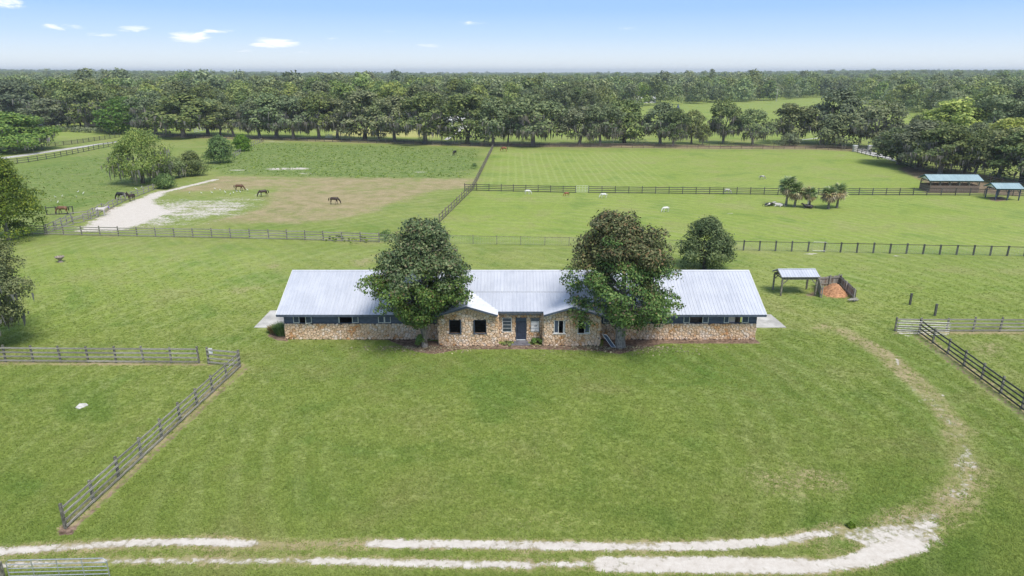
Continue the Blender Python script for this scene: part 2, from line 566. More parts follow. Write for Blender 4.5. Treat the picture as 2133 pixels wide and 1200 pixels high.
def masks(X, Y):
    A = {}
    # bare white sand
    s = np.zeros(X.shape)
    ruts = [([(-300, 1150), (0, 1150), (140, 1139), (300, 1131), (430, 1129), (525, 1133)], .36, .30, 1.0),
            ([(525, 1133), (640, 1136), (775, 1132)], .28, .3, .68),
            ([(770, 1132), (1000, 1135), (1250, 1139), (1480, 1137), (1620, 1128), (1720, 1112)], .38, .28, 1.05),
            ([(-300, 1176), (0, 1178), (240, 1169), (420, 1168), (660, 1168)], .30, .28, .86),
            ([(660, 1169), (780, 1171), (1000, 1176), (1100, 1177)], .34, .28, 1.0),
            ([(1100, 1177), (1260, 1176)], .3, .3, .74),
            ([(1260, 1176), (1500, 1178), (1700, 1180), (1800, 1163), (1900, 1135)], .62, .38, 1.12),
            ([(1600, 1130), (1700, 1128), (1780, 1170), (1660, 1178)], .45, .45, .80),
            ([(1740, 1105), (1800, 1120), (1900, 1128), (1940, 1118)], .6, .5, .70),
            ([(2000, 1040), (2020, 1005), (2028, 965)], .22, .25, .66),
            ([(1700, 682), (1720, 680)], .3, .4, .3)]
    for p, w, sf, a in ruts:
        s = np.maximum(s, a * .90 * line_mask(X, Y, p, w * 1.08, sf * 1.15))
    s = np.maximum(s, .76 * poly_mask(X, Y, [(1740, 1108), (1850, 1088), (1950, 1080), (1970, 1105), (1900, 1135), (1790, 1172), (1690, 1180), (1760, 1145)], .6))
    s = s - .85 * poly_mask(X, Y, [(1668, 1150), (1700, 1122), (1760, 1122), (1800, 1136), (1750, 1158), (1700, 1163)], .25)
    s = np.maximum(s, 1.1 * poly_mask(X, Y, [(150, 484), (230, 435), (330, 397), (350, 396), (350, 402), (325, 415), (330, 425), (370, 440), (330, 455), (270, 480)], 2.4))
    s = np.maximum(s, .70 * poly_mask(X, Y, [(320, 412), (420, 418), (530, 414), (545, 430), (500, 446), (400, 462), (300, 478), (260, 482)], 5.0))
    s = np.maximum(s, .62 * line_mask(X, Y, [(330, 418), (430, 420), (530, 416)], 1.6, 1.6))
    s = np.maximum(s, .46 * poly_mask(X, Y, [(330, 405), (420, 412), (560, 400), (600, 415), (560, 440), (430, 470), (300, 485)], 4.0))
    s = np.maximum(s, .98 * line_mask(X, Y, [(345, 399), (400, 386), (450, 374)], 1.0, .8))
    for p, w, a in [([(482, 354), (520, 355)], .8, .85), ([(575, 352), (625, 351)], 2.6, .92), ([(630, 361), (648, 362)], .9, .8), ([(868, 358), (902, 358)], 1.3, .8),
                    ([(1465, 442), (1495, 444)], .4, .6), ([(1518, 445), (1530, 446)], .5, .8), ([(545, 294), (590, 296)], 2.0, .7),
                    ([(1620, 526), (1700, 529)], .30, .75), ([(1770, 530), (1850, 532)], .25, .75), ([(1860, 533), (1960, 536)], .25, .6),
                    ([(1775, 680), (1805, 682)], .15, .65), ([(1868, 748), (1872, 762)], .15, .72), ([(1963, 822), (1967, 826)], .14, .8), ([(1875, 694), (1900, 703), (1925, 712)], .35, .66),
                    ([(1950, 428), (1960, 428)], .2, .3), ([(20, 1190), (200, 1170)], .2, .3)]:
        s = np.maximum(s, a * line_mask(X, Y, p, w, w * .9))
    s = np.maximum(s, .50 * line_mask(X, Y, [(1905, 810), (1985, 880), (2015, 960), (1995, 1030), (1930, 1075), (1830, 1105)], .9, .8))
    s = np.maximum(s, .56 * line_mask(X, Y, [(2010, 930), (2028, 965), (2000, 1040), (1930, 1085)], .5, .5))
    s = np.maximum(s, .38 * line_mask(X, Y, [(525, 1133), (640, 1136), (775, 1132)], .5, .4))
    A['sand'] = s
    # worn, thin and dry turf
    b = np.zeros(X.shape)
    for p, w, sf, a in ruts:
        b = np.maximum(b, .74 * line_mask(X, Y, p, w + .32, .34))
    trk = [(1560, 640), (1680, 655), (1760, 690), (1850, 745), (1925, 810), (1985, 880), (2010, 960), (1990, 1030), (1930, 1075), (1830, 1105)]
    b = np.maximum(b, .30 * line_mask(X, Y, trk[:3], 1.6, 1.6))
    b = np.maximum(b, .78 * line_mask(X, Y, trk[2:], 1.15, .7))
    b = np.maximum(b, .62 * line_mask(X, Y, [(2000, 900), (2020, 980), (1985, 1050), (1900, 1090)], 1.7, .9))
    b = np.maximum(b, .92 * line_mask(X, Y, [(-300, 1140), (0, 1150), (300, 1138), (800, 1135), (1300, 1138), (1650, 1130)], .55, .45) * smooth(X, 16, 2) )
    b = np.maximum(b, .58 * line_mask(X, Y, [(-300, 1165), (0, 1162), (330, 1150), (520, 1150)], .8, .6))
    b = np.maximum(b, .36 * line_mask(X, Y, [(500, 1150), (800, 1150), (1300, 1156), (1700, 1150)], .8, .6))
    b = np.maximum(b, .62 * poly_mask(X, Y, [(1560, 985), (1640, 960), (1760, 985), (1790, 1020), (1700, 1050), (1580, 1030)], 2.0))
    b = np.maximum(b, .42 * poly_mask(X, Y, [(1040, 1065), (1150, 1050), (1250, 1090), (1240, 1120), (1000, 1120), (940, 1105)], 1.5))
    b = np.maximum(b, .80 * poly_mask(X, Y, [(455, 366), (740, 368), (1000, 372), (975, 392), (900, 400), (760, 452), (600, 470), (430, 462), (540, 430), (560, 395), (350, 402), (400, 385)], 4.0))
    b = np.maximum(b, .92 * poly_mask(X, Y, [(570, 395), (700, 395), (860, 398), (780, 440), (620, 440), (560, 420)], 5.0))
    b = np.maximum(b, .45 * poly_mask(X, Y, [(1940, 700), (2133, 700), (2133, 800), (2000, 740)], 3.0))
    b = np.maximum(b, .45 * poly_mask(X, Y, [(820, 480), (900, 470), (920, 480), (860, 492)], 2.0))
    b = np.maximum(b, .40 * poly_mask(X, Y, [(560, 520), (640, 560), (480, 640), (440, 620)], 3.0))
    b = np.maximum(b, .50 * poly_mask(X, Y, [(660, 560), (800, 520), (830, 530), (760, 562)], 2.0))
    b = np.maximum(b, .30 * poly_mask(X, Y, [(1150, 325), (1700, 318), (1800, 330), (1500, 350), (1250, 345)], 6.0))
    b = np.maximum(b, .40 * poly_mask(X, Y, [(660, 830), (740, 850), (760, 900), (680, 880)], 2.0))
    b = np.maximum(b, .35 * poly_mask(X, Y, [(100, 280), (240, 290), (230, 300), (100, 305)], 4.0))
    b = np.maximum(b, .4 * line_mask(X, Y, BACK1, 1.2, .8))
    for L, w in ((LF1, .30), (LF2, .35), (RF2, .35), (RF1, .3)):
        b = np.maximum(b, 0.9 * line_mask(X, Y, L, w + .15, .25))
    b = np.maximum(b, .85 * line_mask(X, Y, TREEF, 5.0, 2.5))
    A['dry'] = b
    # reddish brown earth and leaf litter
    m = np.zeros(X.shape)
    m = np.maximum(m, poly_mask(X, Y, [(800, 705), (840, 703), (916, 712), (1255, 722), (1258, 700), (1370, 702), (1575, 707), (1585, 716), (1380, 716), (1330, 728), (1290, 738), (1250, 731), (1120, 728), (960, 728), (905, 738), (870, 734), (840, 722)], .28))
    m = np.maximum(m, .6 * line_mask(X, Y, [(590, 705), (800, 707)], .3, .25))
    m = np.maximum(m, .85 * poly_mask(X, Y, [(556, 700), (566, 690), (600, 700), (600, 712), (575, 709)], .3))
    m = np.maximum(m, .55 * line_mask(X, Y, [(x + 14, y + 4) for x, y in LF2], .28, .22))
    m = np.maximum(m, .60 * line_mask(X, Y, [(x - 8, y + 8) for x, y in RF2], .34, .25))
    m = np.maximum(m, .55 * line_mask(X, Y, [(60, 758), (450, 760)], .14, .14))
    m = np.maximum(m, .55 * line_mask(X, Y, RF1, .30, .3))
    m = np.maximum(m, .95 * poly_mask(X, Y, [(130, 1092), (165, 1098), (150, 1115), (118, 1115)], .25))
    m = np.maximum(m, .8 * poly_mask(X, Y, [(2050, 411), (2085, 409), (2105, 417), (2070, 421)], .8))
    m = np.maximum(m, .65 * poly_mask(X, Y, [(1890, 345), (2000, 366), (2140, 396), (2140, 412), (2040, 404), (1918, 404), (1918, 380), (1860, 350)], 2.0))
    m = np.maximum(m, .6 * poly_mask(X, Y, [(210, 452), (215, 436), (250, 428), (245, 440)], 1.2))
    m = np.maximum(m, .7 * poly_mask(X, Y, [(1670, 612), (1700, 606), (1705, 618), (1685, 620)], .5))
    m = np.maximum(m, .75 * line_mask(X, Y, [(x, y - 3) for x, y in TREEF], 3.0, 2.0))
    A['earth'] = m
    # deeper green: band before the barn, strips by the track, left pasture
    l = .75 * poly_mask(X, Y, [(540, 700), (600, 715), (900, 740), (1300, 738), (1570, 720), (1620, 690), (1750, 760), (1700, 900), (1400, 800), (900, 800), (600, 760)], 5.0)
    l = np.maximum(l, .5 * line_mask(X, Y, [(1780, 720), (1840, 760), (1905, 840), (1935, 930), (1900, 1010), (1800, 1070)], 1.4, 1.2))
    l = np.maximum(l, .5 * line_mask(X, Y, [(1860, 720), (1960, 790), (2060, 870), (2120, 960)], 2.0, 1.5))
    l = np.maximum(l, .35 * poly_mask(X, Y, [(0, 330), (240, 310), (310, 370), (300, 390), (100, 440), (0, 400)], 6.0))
    A['deep_green'] = l
    # brighter, yellower green of the fields
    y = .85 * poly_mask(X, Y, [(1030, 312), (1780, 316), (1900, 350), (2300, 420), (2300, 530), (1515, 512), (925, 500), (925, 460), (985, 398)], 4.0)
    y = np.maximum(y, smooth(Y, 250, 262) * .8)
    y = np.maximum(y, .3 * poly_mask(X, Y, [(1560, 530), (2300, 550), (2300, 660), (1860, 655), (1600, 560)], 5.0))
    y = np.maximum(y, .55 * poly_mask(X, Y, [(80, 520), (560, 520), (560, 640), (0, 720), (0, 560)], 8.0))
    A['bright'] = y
    # rough, weedy pasture
    r = poly_mask(X, Y, [(440, 345), (480, 310), (560, 297), (1000, 310), (985, 360), (960, 372), (700, 370), (470, 364)], 3.0)
    r = np.maximum(r, .6 * poly_mask(X, Y, [(0, 360), (230, 320), (340, 370), (300, 395), (100, 470), (0, 480)], 5.0))
    A['rough'] = r
    g = poly_mask(X, Y, [(1060, 318), (1330, 318), (1400, 385), (990, 385)], 6.0)
    A['stripe'] = g
    A['golden'] = poly_mask(X, Y, [(690, 286), (700, 268), (900, 268), (912, 286)], 3.0) * .9
    return A


ANAMES = ['sand', 'dry', 'earth', 'deep_green', 'bright', 'rough', 'stripe', 'golden']


def ground_material():
    m, nt, bs = mat_new('turf_and_soil')
    g = nt.nodes.new('ShaderNodeNewGeometry')
    P = g.outputs['Position']
    at_ = {}
    for k in ANAMES:
        n = nt.nodes.new('ShaderNodeAttribute')
        n.attribute_name = k
        at_[k] = n.outputs['Fac']
    big = noise_(nt, P, 0.045, 4, 0.55)
    mid = noise_(nt, P, 0.35, 4, 0.6)
    mp = node(nt, 'ShaderNodeMapping', Vector=P, Scale=(0.35, 1.0, 1.0))
    streak = noise_(nt, mp.outputs[0], 0.8, 5, 0.65)
    fine = noise_(nt, P, 3.5, 5, 0.7)
    blade = noise_(nt, P, 16.0, 4, 0.75)
    wide_ = noise_(nt, P, 1.1, 5, 0.72)
    mps = node(nt, 'ShaderNodeMapping', Vector=P, Scale=(0.28, 1.0, 1.0), Rotation=(0, 0, math.radians(12)))
    strk = noise_(nt, mps.outputs[0], 2.4, 5, 0.7)
    fb = math_(nt, 'ADD', math_(nt, 'ADD', math_(nt, 'MULTIPLY', fine, 0.34), math_(nt, 'MULTIPLY', blade, 0.22)), math_(nt, 'ADD', math_(nt, 'MULTIPLY', wide_, 0.20), math_(nt, 'MULTIPLY', strk, 0.24)))
    base = mix_(nt, ramp_(nt, big, 0.35, 0.66), (0.190, 0.240, 0.054), (0.240, 0.275, 0.074))
    base = mix_(nt, math_(nt, 'MULTIPLY', ramp_(nt, mid, 0.45, 0.72), 0.45), base, (0.115, 0.180, 0.036))
    base = mix_(nt, math_(nt, 'MULTIPLY', ramp_(nt, streak, 0.52, 0.75), 0.45), base, (0.27, 0.28, 0.11))
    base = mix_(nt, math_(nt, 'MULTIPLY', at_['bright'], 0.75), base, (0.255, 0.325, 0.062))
    base = mix_(nt, math_(nt, 'MULTIPLY', at_['deep_green'], 0.9), base, (0.10, 0.175, 0.03))
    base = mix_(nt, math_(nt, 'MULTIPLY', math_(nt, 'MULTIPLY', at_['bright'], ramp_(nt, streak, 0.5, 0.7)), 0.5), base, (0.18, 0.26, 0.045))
    base = mix_(nt, at_['golden'], base, (0.44, 0.40, 0.14))
    p1 = noise_(nt, P, 0.12, 5, 0.6, 0.5)
    base = mix_(nt, math_(nt, 'MULTIPLY', ramp_(nt, p1, 0.50, 0.68), 0.42), base, (0.29, 0.27, 0.12))
    base = mix_(nt, math_(nt, 'MULTIPLY', ramp_(nt, p1, 0.48, 0.32), 0.45), base, (0.10, 0.19, 0.035))
    # mower stripes
    wv = nt.nodes.new('ShaderNodeTexWave')
    wv.bands_direction = 'X'
    nt.links.new(P, wv.inputs['Vector'])
    wv.inputs['Scale'].default_value = 0.17
    wv.inputs['Distortion'].default_value = 2.2
    wv.inputs['Detail Scale'].default_value = 0.12
    base = mix_(nt, math_(nt, 'MULTIPLY', math_(nt, 'MULTIPLY', ramp_(nt, wv.outputs['Fac'], 0.6, 1.0), at_['stripe']), 0.28), base, (0.36, 0.41, 0.15))
    mp2 = node(nt, 'ShaderNodeMapping', Vector=P, Rotation=(0, 0, math.radians(-38)))
    wv2 = nt.nodes.new('ShaderNodeTexWave')
    wv2.bands_direction = 'X'
    nt.links.new(mp2.outputs[0], wv2.inputs['Vector'])
    wv2.inputs['Scale'].default_value = 0.16
    wv2.inputs['Distortion'].default_value = 5.0
    wv2.inputs['Detail Scale'].default_value = 0.10
    base = mix_(nt, math_(nt, 'MULTIPLY', math_(nt, 'MULTIPLY', ramp_(nt, wv2.outputs['Fac'], 0.45, 1.0), ramp_(nt, big, 0.36, 0.5)), 0.34), base, (0.25, 0.28, 0.10))
    base = mix_(nt, mower_rings(nt, P, 0.20), base, (0.36, 0.39, 0.16))
    # rough pasture
    tuft = noise_(nt, P, 0.75, 6, 0.7, 0.3)
    rc = mix_(nt, ramp_(nt, tuft, 0.38, 0.66), (0.062, 0.125, 0.028), (0.25, 0.30, 0.105))
    base = mix_(nt, math_(nt, 'MULTIPLY', at_['rough'], 0.62), base, rc)
    # thin dry turf
    pd = noise_(nt, P, 0.09, 5, 0.65, 0.8)
    dv = math_(nt, 'ADD', math_(nt, 'ADD', at_['dry'], math_(nt, 'MULTIPLY', math_(nt, 'SUBTRACT', pd, 0.5), 1.1)), math_(nt, 'MULTIPLY', math_(nt, 'SUBTRACT', math_(nt, 'ADD', math_(nt, 'MULTIPLY', mid, .5), math_(nt, 'MULTIPLY', fine, .5)), 0.5), 1.5))
    dmask = math_(nt, 'MULTIPLY', ramp_(nt, dv, 0.28, 0.95), ramp_(nt, at_['dry'], 0.0, 0.15))
    dcol = mix_(nt, ramp_(nt, mid, 0.35, 0.65), (0.29, 0.235, 0.125), (0.40, 0.30, 0.19))
    base = mix_(nt, math_(nt, 'MULTIPLY', dmask, 0.78), base, dcol)
    # blade contrast
    k = math_(nt, 'ADD', math_(nt, 'MULTIPLY', ramp_(nt, fb, 0.34, 0.66, 'LINEAR'), 0.95), 0.52)
    base = mix_(nt, 1.0, base, node(nt, 'ShaderNodeCombineXYZ', X=k, Y=k, Z=k).outputs[0], 'MULTIPLY')
    # earth / litter
    ev = math_(nt, 'ADD', at_['earth'], math_(nt, 'MULTIPLY', math_(nt, 'SUBTRACT', fine, 0.5), 1.4))
    emask = math_(nt, 'MULTIPLY', ramp_(nt, ev, 0.38, 0.66), ramp_(nt, at_['earth'], 0.0, 0.12))
    ecol = mix_(nt, ramp_(nt, fb, 0.42, 0.60), (0.085, 0.055, 0.038), (0.34, 0.24, 0.175))
    base = mix_(nt, emask, base, ecol)
    # sand
    mp3 = node(nt, 'ShaderNodeMapping', Vector=P, Scale=(0.45, 1.0, 1.0))
    n3 = math_(nt, 'ADD', math_(nt, 'MULTIPLY', noise_(nt, P, 2.2, 8, 0.75, 0.5), 0.6), math_(nt, 'MULTIPLY', noise_(nt, mp3.outputs[0], 0.5, 4, 0.65, 0.4), 0.4))
    sv = math_(nt, 'ADD', at_['sand'], math_(nt, 'MULTIPLY', math_(nt, 'SUBTRACT', n3, 0.5), 2.9))
    smask = math_(nt, 'MULTIPLY', ramp_(nt, sv, 0.50, 0.86), ramp_(nt, at_['sand'], 0.02, 0.25))
    scol = mix_(nt, ramp_(nt, fb, 0.3, 0.7), (0.48, 0.42, 0.355), (0.68, 0.63, 0.565))
    base = mix_(nt, smask, base, scol)
    nt.links.new(base, bs.inputs['Base Color'])
    bs.inputs['Roughness'].default_value = 0.95
    bs.inputs['Specular IOR Level'].default_value = 0.12
    h = math_(nt, 'ADD', fb, math_(nt, 'MULTIPLY', tuft, math_(nt, 'MULTIPLY', at_['rough'], 3.0)))
    h = math_(nt, 'SUBTRACT', h, math_(nt, 'MULTIPLY', smask, 0.5))
    bp = node(nt, 'ShaderNodeBump', Height=h, Strength=0.55, Distance=0.10)
    nt.links.new(bp.outputs[0], bs.inputs['Normal'])
    return m


M['ground'] = ground_material()


def hill(X, Y):
    und = 1 + .35 * np.sin(X * .0031 + 1) * np.cos(Y * .0011) + .25 * np.sin(X * .0083 + Y * .002)
    d = np.hypot(X, Y)
    side = smooth(np.abs(X + 0.05 * Y) / np.maximum(Y, 1), 0.15, 0.75)
    return smooth(d, 900, 3400) * (2.5 + 15.0 * side * np.where(X < 0, 1.0, 0.75)) * und + smooth(d, 2800, 5000) * 5 * und


def add_attrs(me, X, Y):
    A = masks(X, Y)
    for k in ANAMES:
        a = me.attributes.new(k, 'FLOAT', 'POINT')
        a.data.foreach_set('value', A[k].astype(np.float32).ravel())


def ground_sheet(name, X, Y, z, keep=None):
    ny, nx = X.shape
    Z = hill(X, Y) + z
    V = np.stack([X, Y, Z], -1).reshape(-1, 3)
    I = np.arange(ny * nx).reshape(ny, nx)
    F = np.stack([I[:-1, :-1], I[:-1, 1:], I[1:, 1:], I[1:, :-1]], -1).reshape(-1, 4)
    if keep is not None:
        F = F[keep.reshape(-1)]
        used = np.unique(F)
        rm = np.full(len(V), -1)
        rm[used] = np.arange(len(used))
        V, F = V[used], rm[F]
    me = np_mesh(name, V, F, M['ground'])
    add_attrs(me, V[:, 0].astype(float), V[:, 1].astype(float))
    return link(tag(bpy.data.objects.new(name, me), kind='structure'))


yy = np.concatenate([np.linspace(-60, 20, 12), 20 * np.exp(np.linspace(0, math.log(9000 / 20), 520))[1:]])
uu = np.linspace(-1, 1, 470)
uu = np.sign(uu) * (0.86 * np.abs(uu) + 0.9 * np.abs(uu) ** 4)
GX = uu[None, :] * (np.maximum(yy, 20)[:, None] + 14)
GY = np.repeat(yy[:, None], len(uu), 1)
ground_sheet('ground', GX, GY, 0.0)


def region_sheet(name, pts, res, z):
    P = px_line(pts)
    x = np.arange(P[:, 0].min(), P[:, 0].max() + res, res)
    y = np.arange(P[:, 1].min(), P[:, 1].max() + res, res)
    X, Y = np.meshgrid(x, y)
    keep = in_poly(X[:-1, :-1] + res / 2, Y[:-1, :-1] + res / 2, P)
    return ground_sheet(name, X, Y, z, keep)


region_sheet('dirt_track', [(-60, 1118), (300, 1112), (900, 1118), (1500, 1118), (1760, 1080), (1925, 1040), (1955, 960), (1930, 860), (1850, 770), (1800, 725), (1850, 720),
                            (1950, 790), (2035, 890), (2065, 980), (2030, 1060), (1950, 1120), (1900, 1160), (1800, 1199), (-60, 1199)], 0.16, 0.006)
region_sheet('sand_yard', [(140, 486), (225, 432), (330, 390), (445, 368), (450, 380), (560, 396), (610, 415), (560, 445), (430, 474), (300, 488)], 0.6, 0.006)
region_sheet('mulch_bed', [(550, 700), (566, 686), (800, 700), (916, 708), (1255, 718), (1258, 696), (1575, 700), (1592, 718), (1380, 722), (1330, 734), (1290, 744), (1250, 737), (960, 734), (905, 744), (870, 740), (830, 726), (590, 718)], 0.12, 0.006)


def flat(name, pts, mat, z0, z1, world=False, parent=None):
    P = [Vector((p[0], p[1], 0)) if world else at(*p) for p in pts]
    n = len(P)
    g = Geo()
    g.add([(p.x, p.y, z0) for p in P] + [(p.x, p.y, z1) for p in P],
          [tuple(range(n, 2 * n))] + [(i, (i + 1) % n, n + (i + 1) % n, n + i) for i in range(n)])
    return g.build(name, mat, parent)


tag(flat('concrete_pad', [(529, 683), (596, 683), (596, 646), (563, 648)], M['concrete'], -0.05, 0.05), kind='structure')
tag(flat('concrete_pad', [(1572, 683), (1638, 683), (1606, 656), (1572, 655)], M['concrete'], -0.05, 0.05), kind='structure')
tag(flat('driveway', [(1788, 309), (1785, 316), (1812, 323), (1850, 332), (1868, 337), (1858, 327), (1830, 319), (1808, 315), (1803, 309)], M['concrete'], -0.05, 0.012), kind='structure')
tag(flat('road', [(70, 322.5), (210, 301.5), (245, 296), (245, 294.5), (205, 299.5), (60, 320), (-200, 356), (-200, 359)], M['concrete'], -0.05, 0.012), kind='structure')
tag(flat('path', [(925, 291), (934, 291), (975, 262), (966, 262)], M['concrete'], -0.05, 0.012), kind='structure')
tag(flat('path', [(1640, 294), (1660, 292.5), (1700, 289), (1712, 285), (1708, 285), (1698, 288), (1660, 291.5), (1640, 292.5)], M['concrete'], -0.05, 0.012), kind='structure')

# ---------------------------------------------------------------- the stone barn
rng = random.Random(7)


def voronoi_cells(x0, x1, z0, z1, pitch, rnd, outline=None, holes=()):
    """irregular stones on a wall face: lists of 2-D corner points"""
    nx, nz = max(1, int((x1 - x0) / pitch)), max(1, int((z1 - z0) / (pitch * .8)))
    px, pz = (x1 - x0) / nx, (z1 - z0) / nz
    S = {}
    for i in range(-2, nx + 2):
        for j in range(-2, nz + 2):
            S[i, j] = (x0 + (i + .5 + rnd.uniform(-.46, .46)) * px, z0 + (j + .5 + rnd.uniform(-.46, .46)) * pz)

    def clip(poly, a, b, c):      # keep a x + b z <= c
        out = []
        for k in range(len(poly)):
            p, q = poly[k], poly[(k + 1) % len(poly)]
            dp, dq = a * p[0] + b * p[1] - c, a * q[0] + b * q[1] - c
            if dp <= 0: out.append(p)
            if (dp < 0) != (dq < 0) and dp != dq:
                t = dp / (dp - dq)
                out.append((p[0] + (q[0] - p[0]) * t, p[1] + (q[1] - p[1]) * t))
        return out
    cells = []
    for i in range(nx):
        for j in range(nz):
            s = S[i, j]
            poly = [(x0, z0), (x1, z0), (x1, z1), (x0, z1)]
            if outline: poly = list(outline)
            for di in (-2, -1, 0, 1, 2):
                for dj in (-2, -1, 0, 1, 2):
                    if di == dj == 0 or not poly: continue
                    o = S[i + di, j + dj]
                    a, b = o[0] - s[0], o[1] - s[1]
                    poly = clip(poly, a, b, (o[0] ** 2 + o[1] ** 2 - s[0] ** 2 - s[1] ** 2) / 2)
            for (hx0, hx1, hz0, hz1) in holes:
                if not poly: break
                if max(p[0] for p in poly) <= hx0 or min(p[0] for p in poly) >= hx1 or max(p[1] for p in poly) <= hz0 or min(p[1] for p in poly) >= hz1: continue
                c = (sum(p[0] for p in poly) / len(poly), sum(p[1] for p in poly) / len(poly))
                d = [(hx0 - c[0], (1, 0, hx0)), (c[0] - hx1, (-1, 0, -hx1)), (hz0 - c[1], (0, 1, hz0)), (c[1] - hz1, (0, -1, -hz1))]
                m_ = max(d)
                poly = [] if m_[0] < -0.04 else clip(poly, *m_[1])
            if len(poly) < 3: continue
            c = (sum(p[0] for p in poly) / len(poly), sum(p[1] for p in poly) / len(poly))
            area = abs(sum(poly[k][0] * poly[(k + 1) % len(poly)][1] - poly[(k + 1) % len(poly)][0] * poly[k][1] for k in range(len(poly)))) / 2
            if area < 0.004: continue
            cells.append((area, c, poly))
    return cells


def add_stone(g, cell, M4, rnd):
    area, c, poly = cell
    n = len(poly)
    r = math.sqrt(area)
    ins = min(0.94, 1 - 0.010 / max(r, .05)) * rnd.uniform(.94, 1.0)
    d = rnd.uniform(0.03, 0.10)
    tx, tz = rnd.uniform(-.12, .12), rnd.uniform(-.12, .12)
    ring0 = [(c[0] + (p[0] - c[0]) * ins, 0.0, c[1] + (p[1] - c[1]) * ins) for p in poly]
    ring1 = [(c[0] + (p[0] - c[0]) * ins * .93, d * .75 + (p[0] - c[0]) * tx + (p[1] - c[1]) * tz, c[1] + (p[1] - c[1]) * ins * .93) for p in poly]
    ring2 = [(c[0] + (p[0] - c[0]) * .55 * rnd.uniform(.8, 1.15), d + (p[0] - c[0]) * tx + (p[1] - c[1]) * tz, c[1] + (p[1] - c[1]) * .55 * rnd.uniform(.8, 1.15)) for p in poly]
    vs = [M4 @ Vector((p[0], -max(p[1], 0.0), p[2])) for p in ring0 + ring1 + ring2]
    fs = []
    for a in (0, n):
        for k in range(n):
            fs.append((a + k, a + (k + 1) % n, a + n + (k + 1) % n, a + n + k))
    fs.append(tuple(2 * n + k for k in range(n)))
    g.add(vs, fs)


def roof_plane(parent, eave_a, eave_b, up, poly, mat, pitch=0.305, wide=0.915, rib=0.026, thick=0.012, side=None):
    """metal sheets on one slope. u runs from eave_a to eave_b, w runs up the slope; poly is the outline in (u, w)"""
    A = Vector(eave_a)
    eu = (Vector(eave_b) - A).normalized()
    ew = Vector(up).normalized()
    en = eu.cross(ew)
    if en.z < 0: en = -en
    O = Vector(parent_origin(parent))

    def clipu(pl, u, keep_greater):
        out = []
        for k in range(len(pl)):
            p, q = pl[k], pl[(k + 1) % len(pl)]
            dp, dq = (p[0] - u), (q[0] - u)
            if not keep_greater: dp, dq = -dp, -dq
            if dp >= 0: out.append(p)
            if (dp > 0) != (dq > 0) and dp != dq:
                t = dp / (dp - dq)
                out.append((p[0] + (q[0] - p[0]) * t, p[1] + (q[1] - p[1]) * t))
        return out
    us = [p[0] for p in poly]
    u = min(us)
    while u < max(us) - 0.02:
        u1 = min(u + wide, max(us))
        pl = clipu(clipu(poly, u, True), u1, False)
        if len(pl) >= 3:
            g = Geo(O)
            n = len(pl)
            top = [A + eu * p[0] + ew * p[1] + en * (thick + .012) for p in pl]
            bot = [A + eu * p[0] + ew * p[1] + en * .012 for p in pl]
            g.add(top + bot, [tuple(range(n)), tuple(range(2 * n - 1, n - 1, -1))] + [(i, n + i, n + (i + 1) % n, (i + 1) % n) for i in range(n)])
            r = math.ceil((u + .02) / pitch) * pitch
            rs = [u + 0.03] + [u + pitch * k for k in (1, 2)]
            for ur in rs:
                if ur > u1 - .01: continue
                ws = []
                for k in range(n):
                    p, q = pl[k], pl[(k + 1) % n]
                    if (p[0] - ur) * (q[0] - ur) < 0:
                        ws.append(p[1] + (q[1] - p[1]) * (ur - p[0]) / (q[0] - p[0]))
                if len(ws) < 2: continue
                w0, w1 = min(ws), max(ws)
                if w1 - w0 < .1: continue
                zz = thick + .012
                vs = []
                for w in (w0, w1):
                    for du, dn in ((-.034, zz - .002), (-.014, zz + rib), (.014, zz + rib), (.034, zz - .002)):
                        vs.append(A + eu * (ur + du) + ew * w + en * dn)
                g.add(vs, [(0, 1, 5, 4), (1, 2, 6, 5), (2, 3, 7, 6), (0, 3, 2, 1), (4, 5, 6, 7)])
            g.build('roof_panel', mat, parent)
        u = u1


_ORIG = {}


def parent_origin(o):
    return _ORIG.get(o.name, (0, 0, 0))


def part(g, name, mat, parent, **kw):
    """a mesh part whose points were given in world coordinates"""
    o = g.build(name, mat, parent, **kw)
    _ORIG[o.name] = tuple(g.o)
    return o


YW, YB, YD = 57.5, 56.0, 57.0               # wing front, bay fronts, recessed entrance front
XL, XR = -20.45, 21.95
B0 = Vector((0.7, YW, 0))
barn = empty('barn', B0, 0, 'long low stone barn with a white metal roof and slate blue siding above the stone', 'barn')
_ORIG[barn.name] = tuple(B0)
ZS, ZE = 1.55, 2.52                          # top of the stone, top of the siding
SLOPE = 0.441
EY = 56.92                                   # front eave
EZ = 2.58
RY = 62.5                                    # ridge
RZ = EZ + SLOPE * (RY - EY)
BY = 2 * RY - YW                             # rear wall

# mortar walls (0.22 thick)
g = Geo(B0)
g.span(XL, -6.47, YW, YW + .22, -.1, ZS)
g.span(7.72, XR, YW, YW + .22, -.1, ZS)
for xw in (XL, XR - .22):
    g.span(xw, xw + .22, YW + .222, 60.4, -.1, ZS)
    g.span(xw, xw + .22, 64.6, BY, -.1, ZS)
g.span(XL + .222, XR - .222, BY - .22, BY, -.1, ZS)
wing_wall = part(g, 'stone_wall', M['mortar'], barn)
bay_holes = {'L': [(-5.5, -4.47, 1.2, 2.44), (-3.32, -2.25, 1.2, 2.44)], 'R': [(3.66, 4.66, 1.2, 2.40), (5.76, 6.84, 1.2, 2.40)]}
mid_holes = [(-.87, -.02, .9, 2.29), (.34, 1.28, .0, 2.29), (1.64, 2.47, .9, 2.29)]


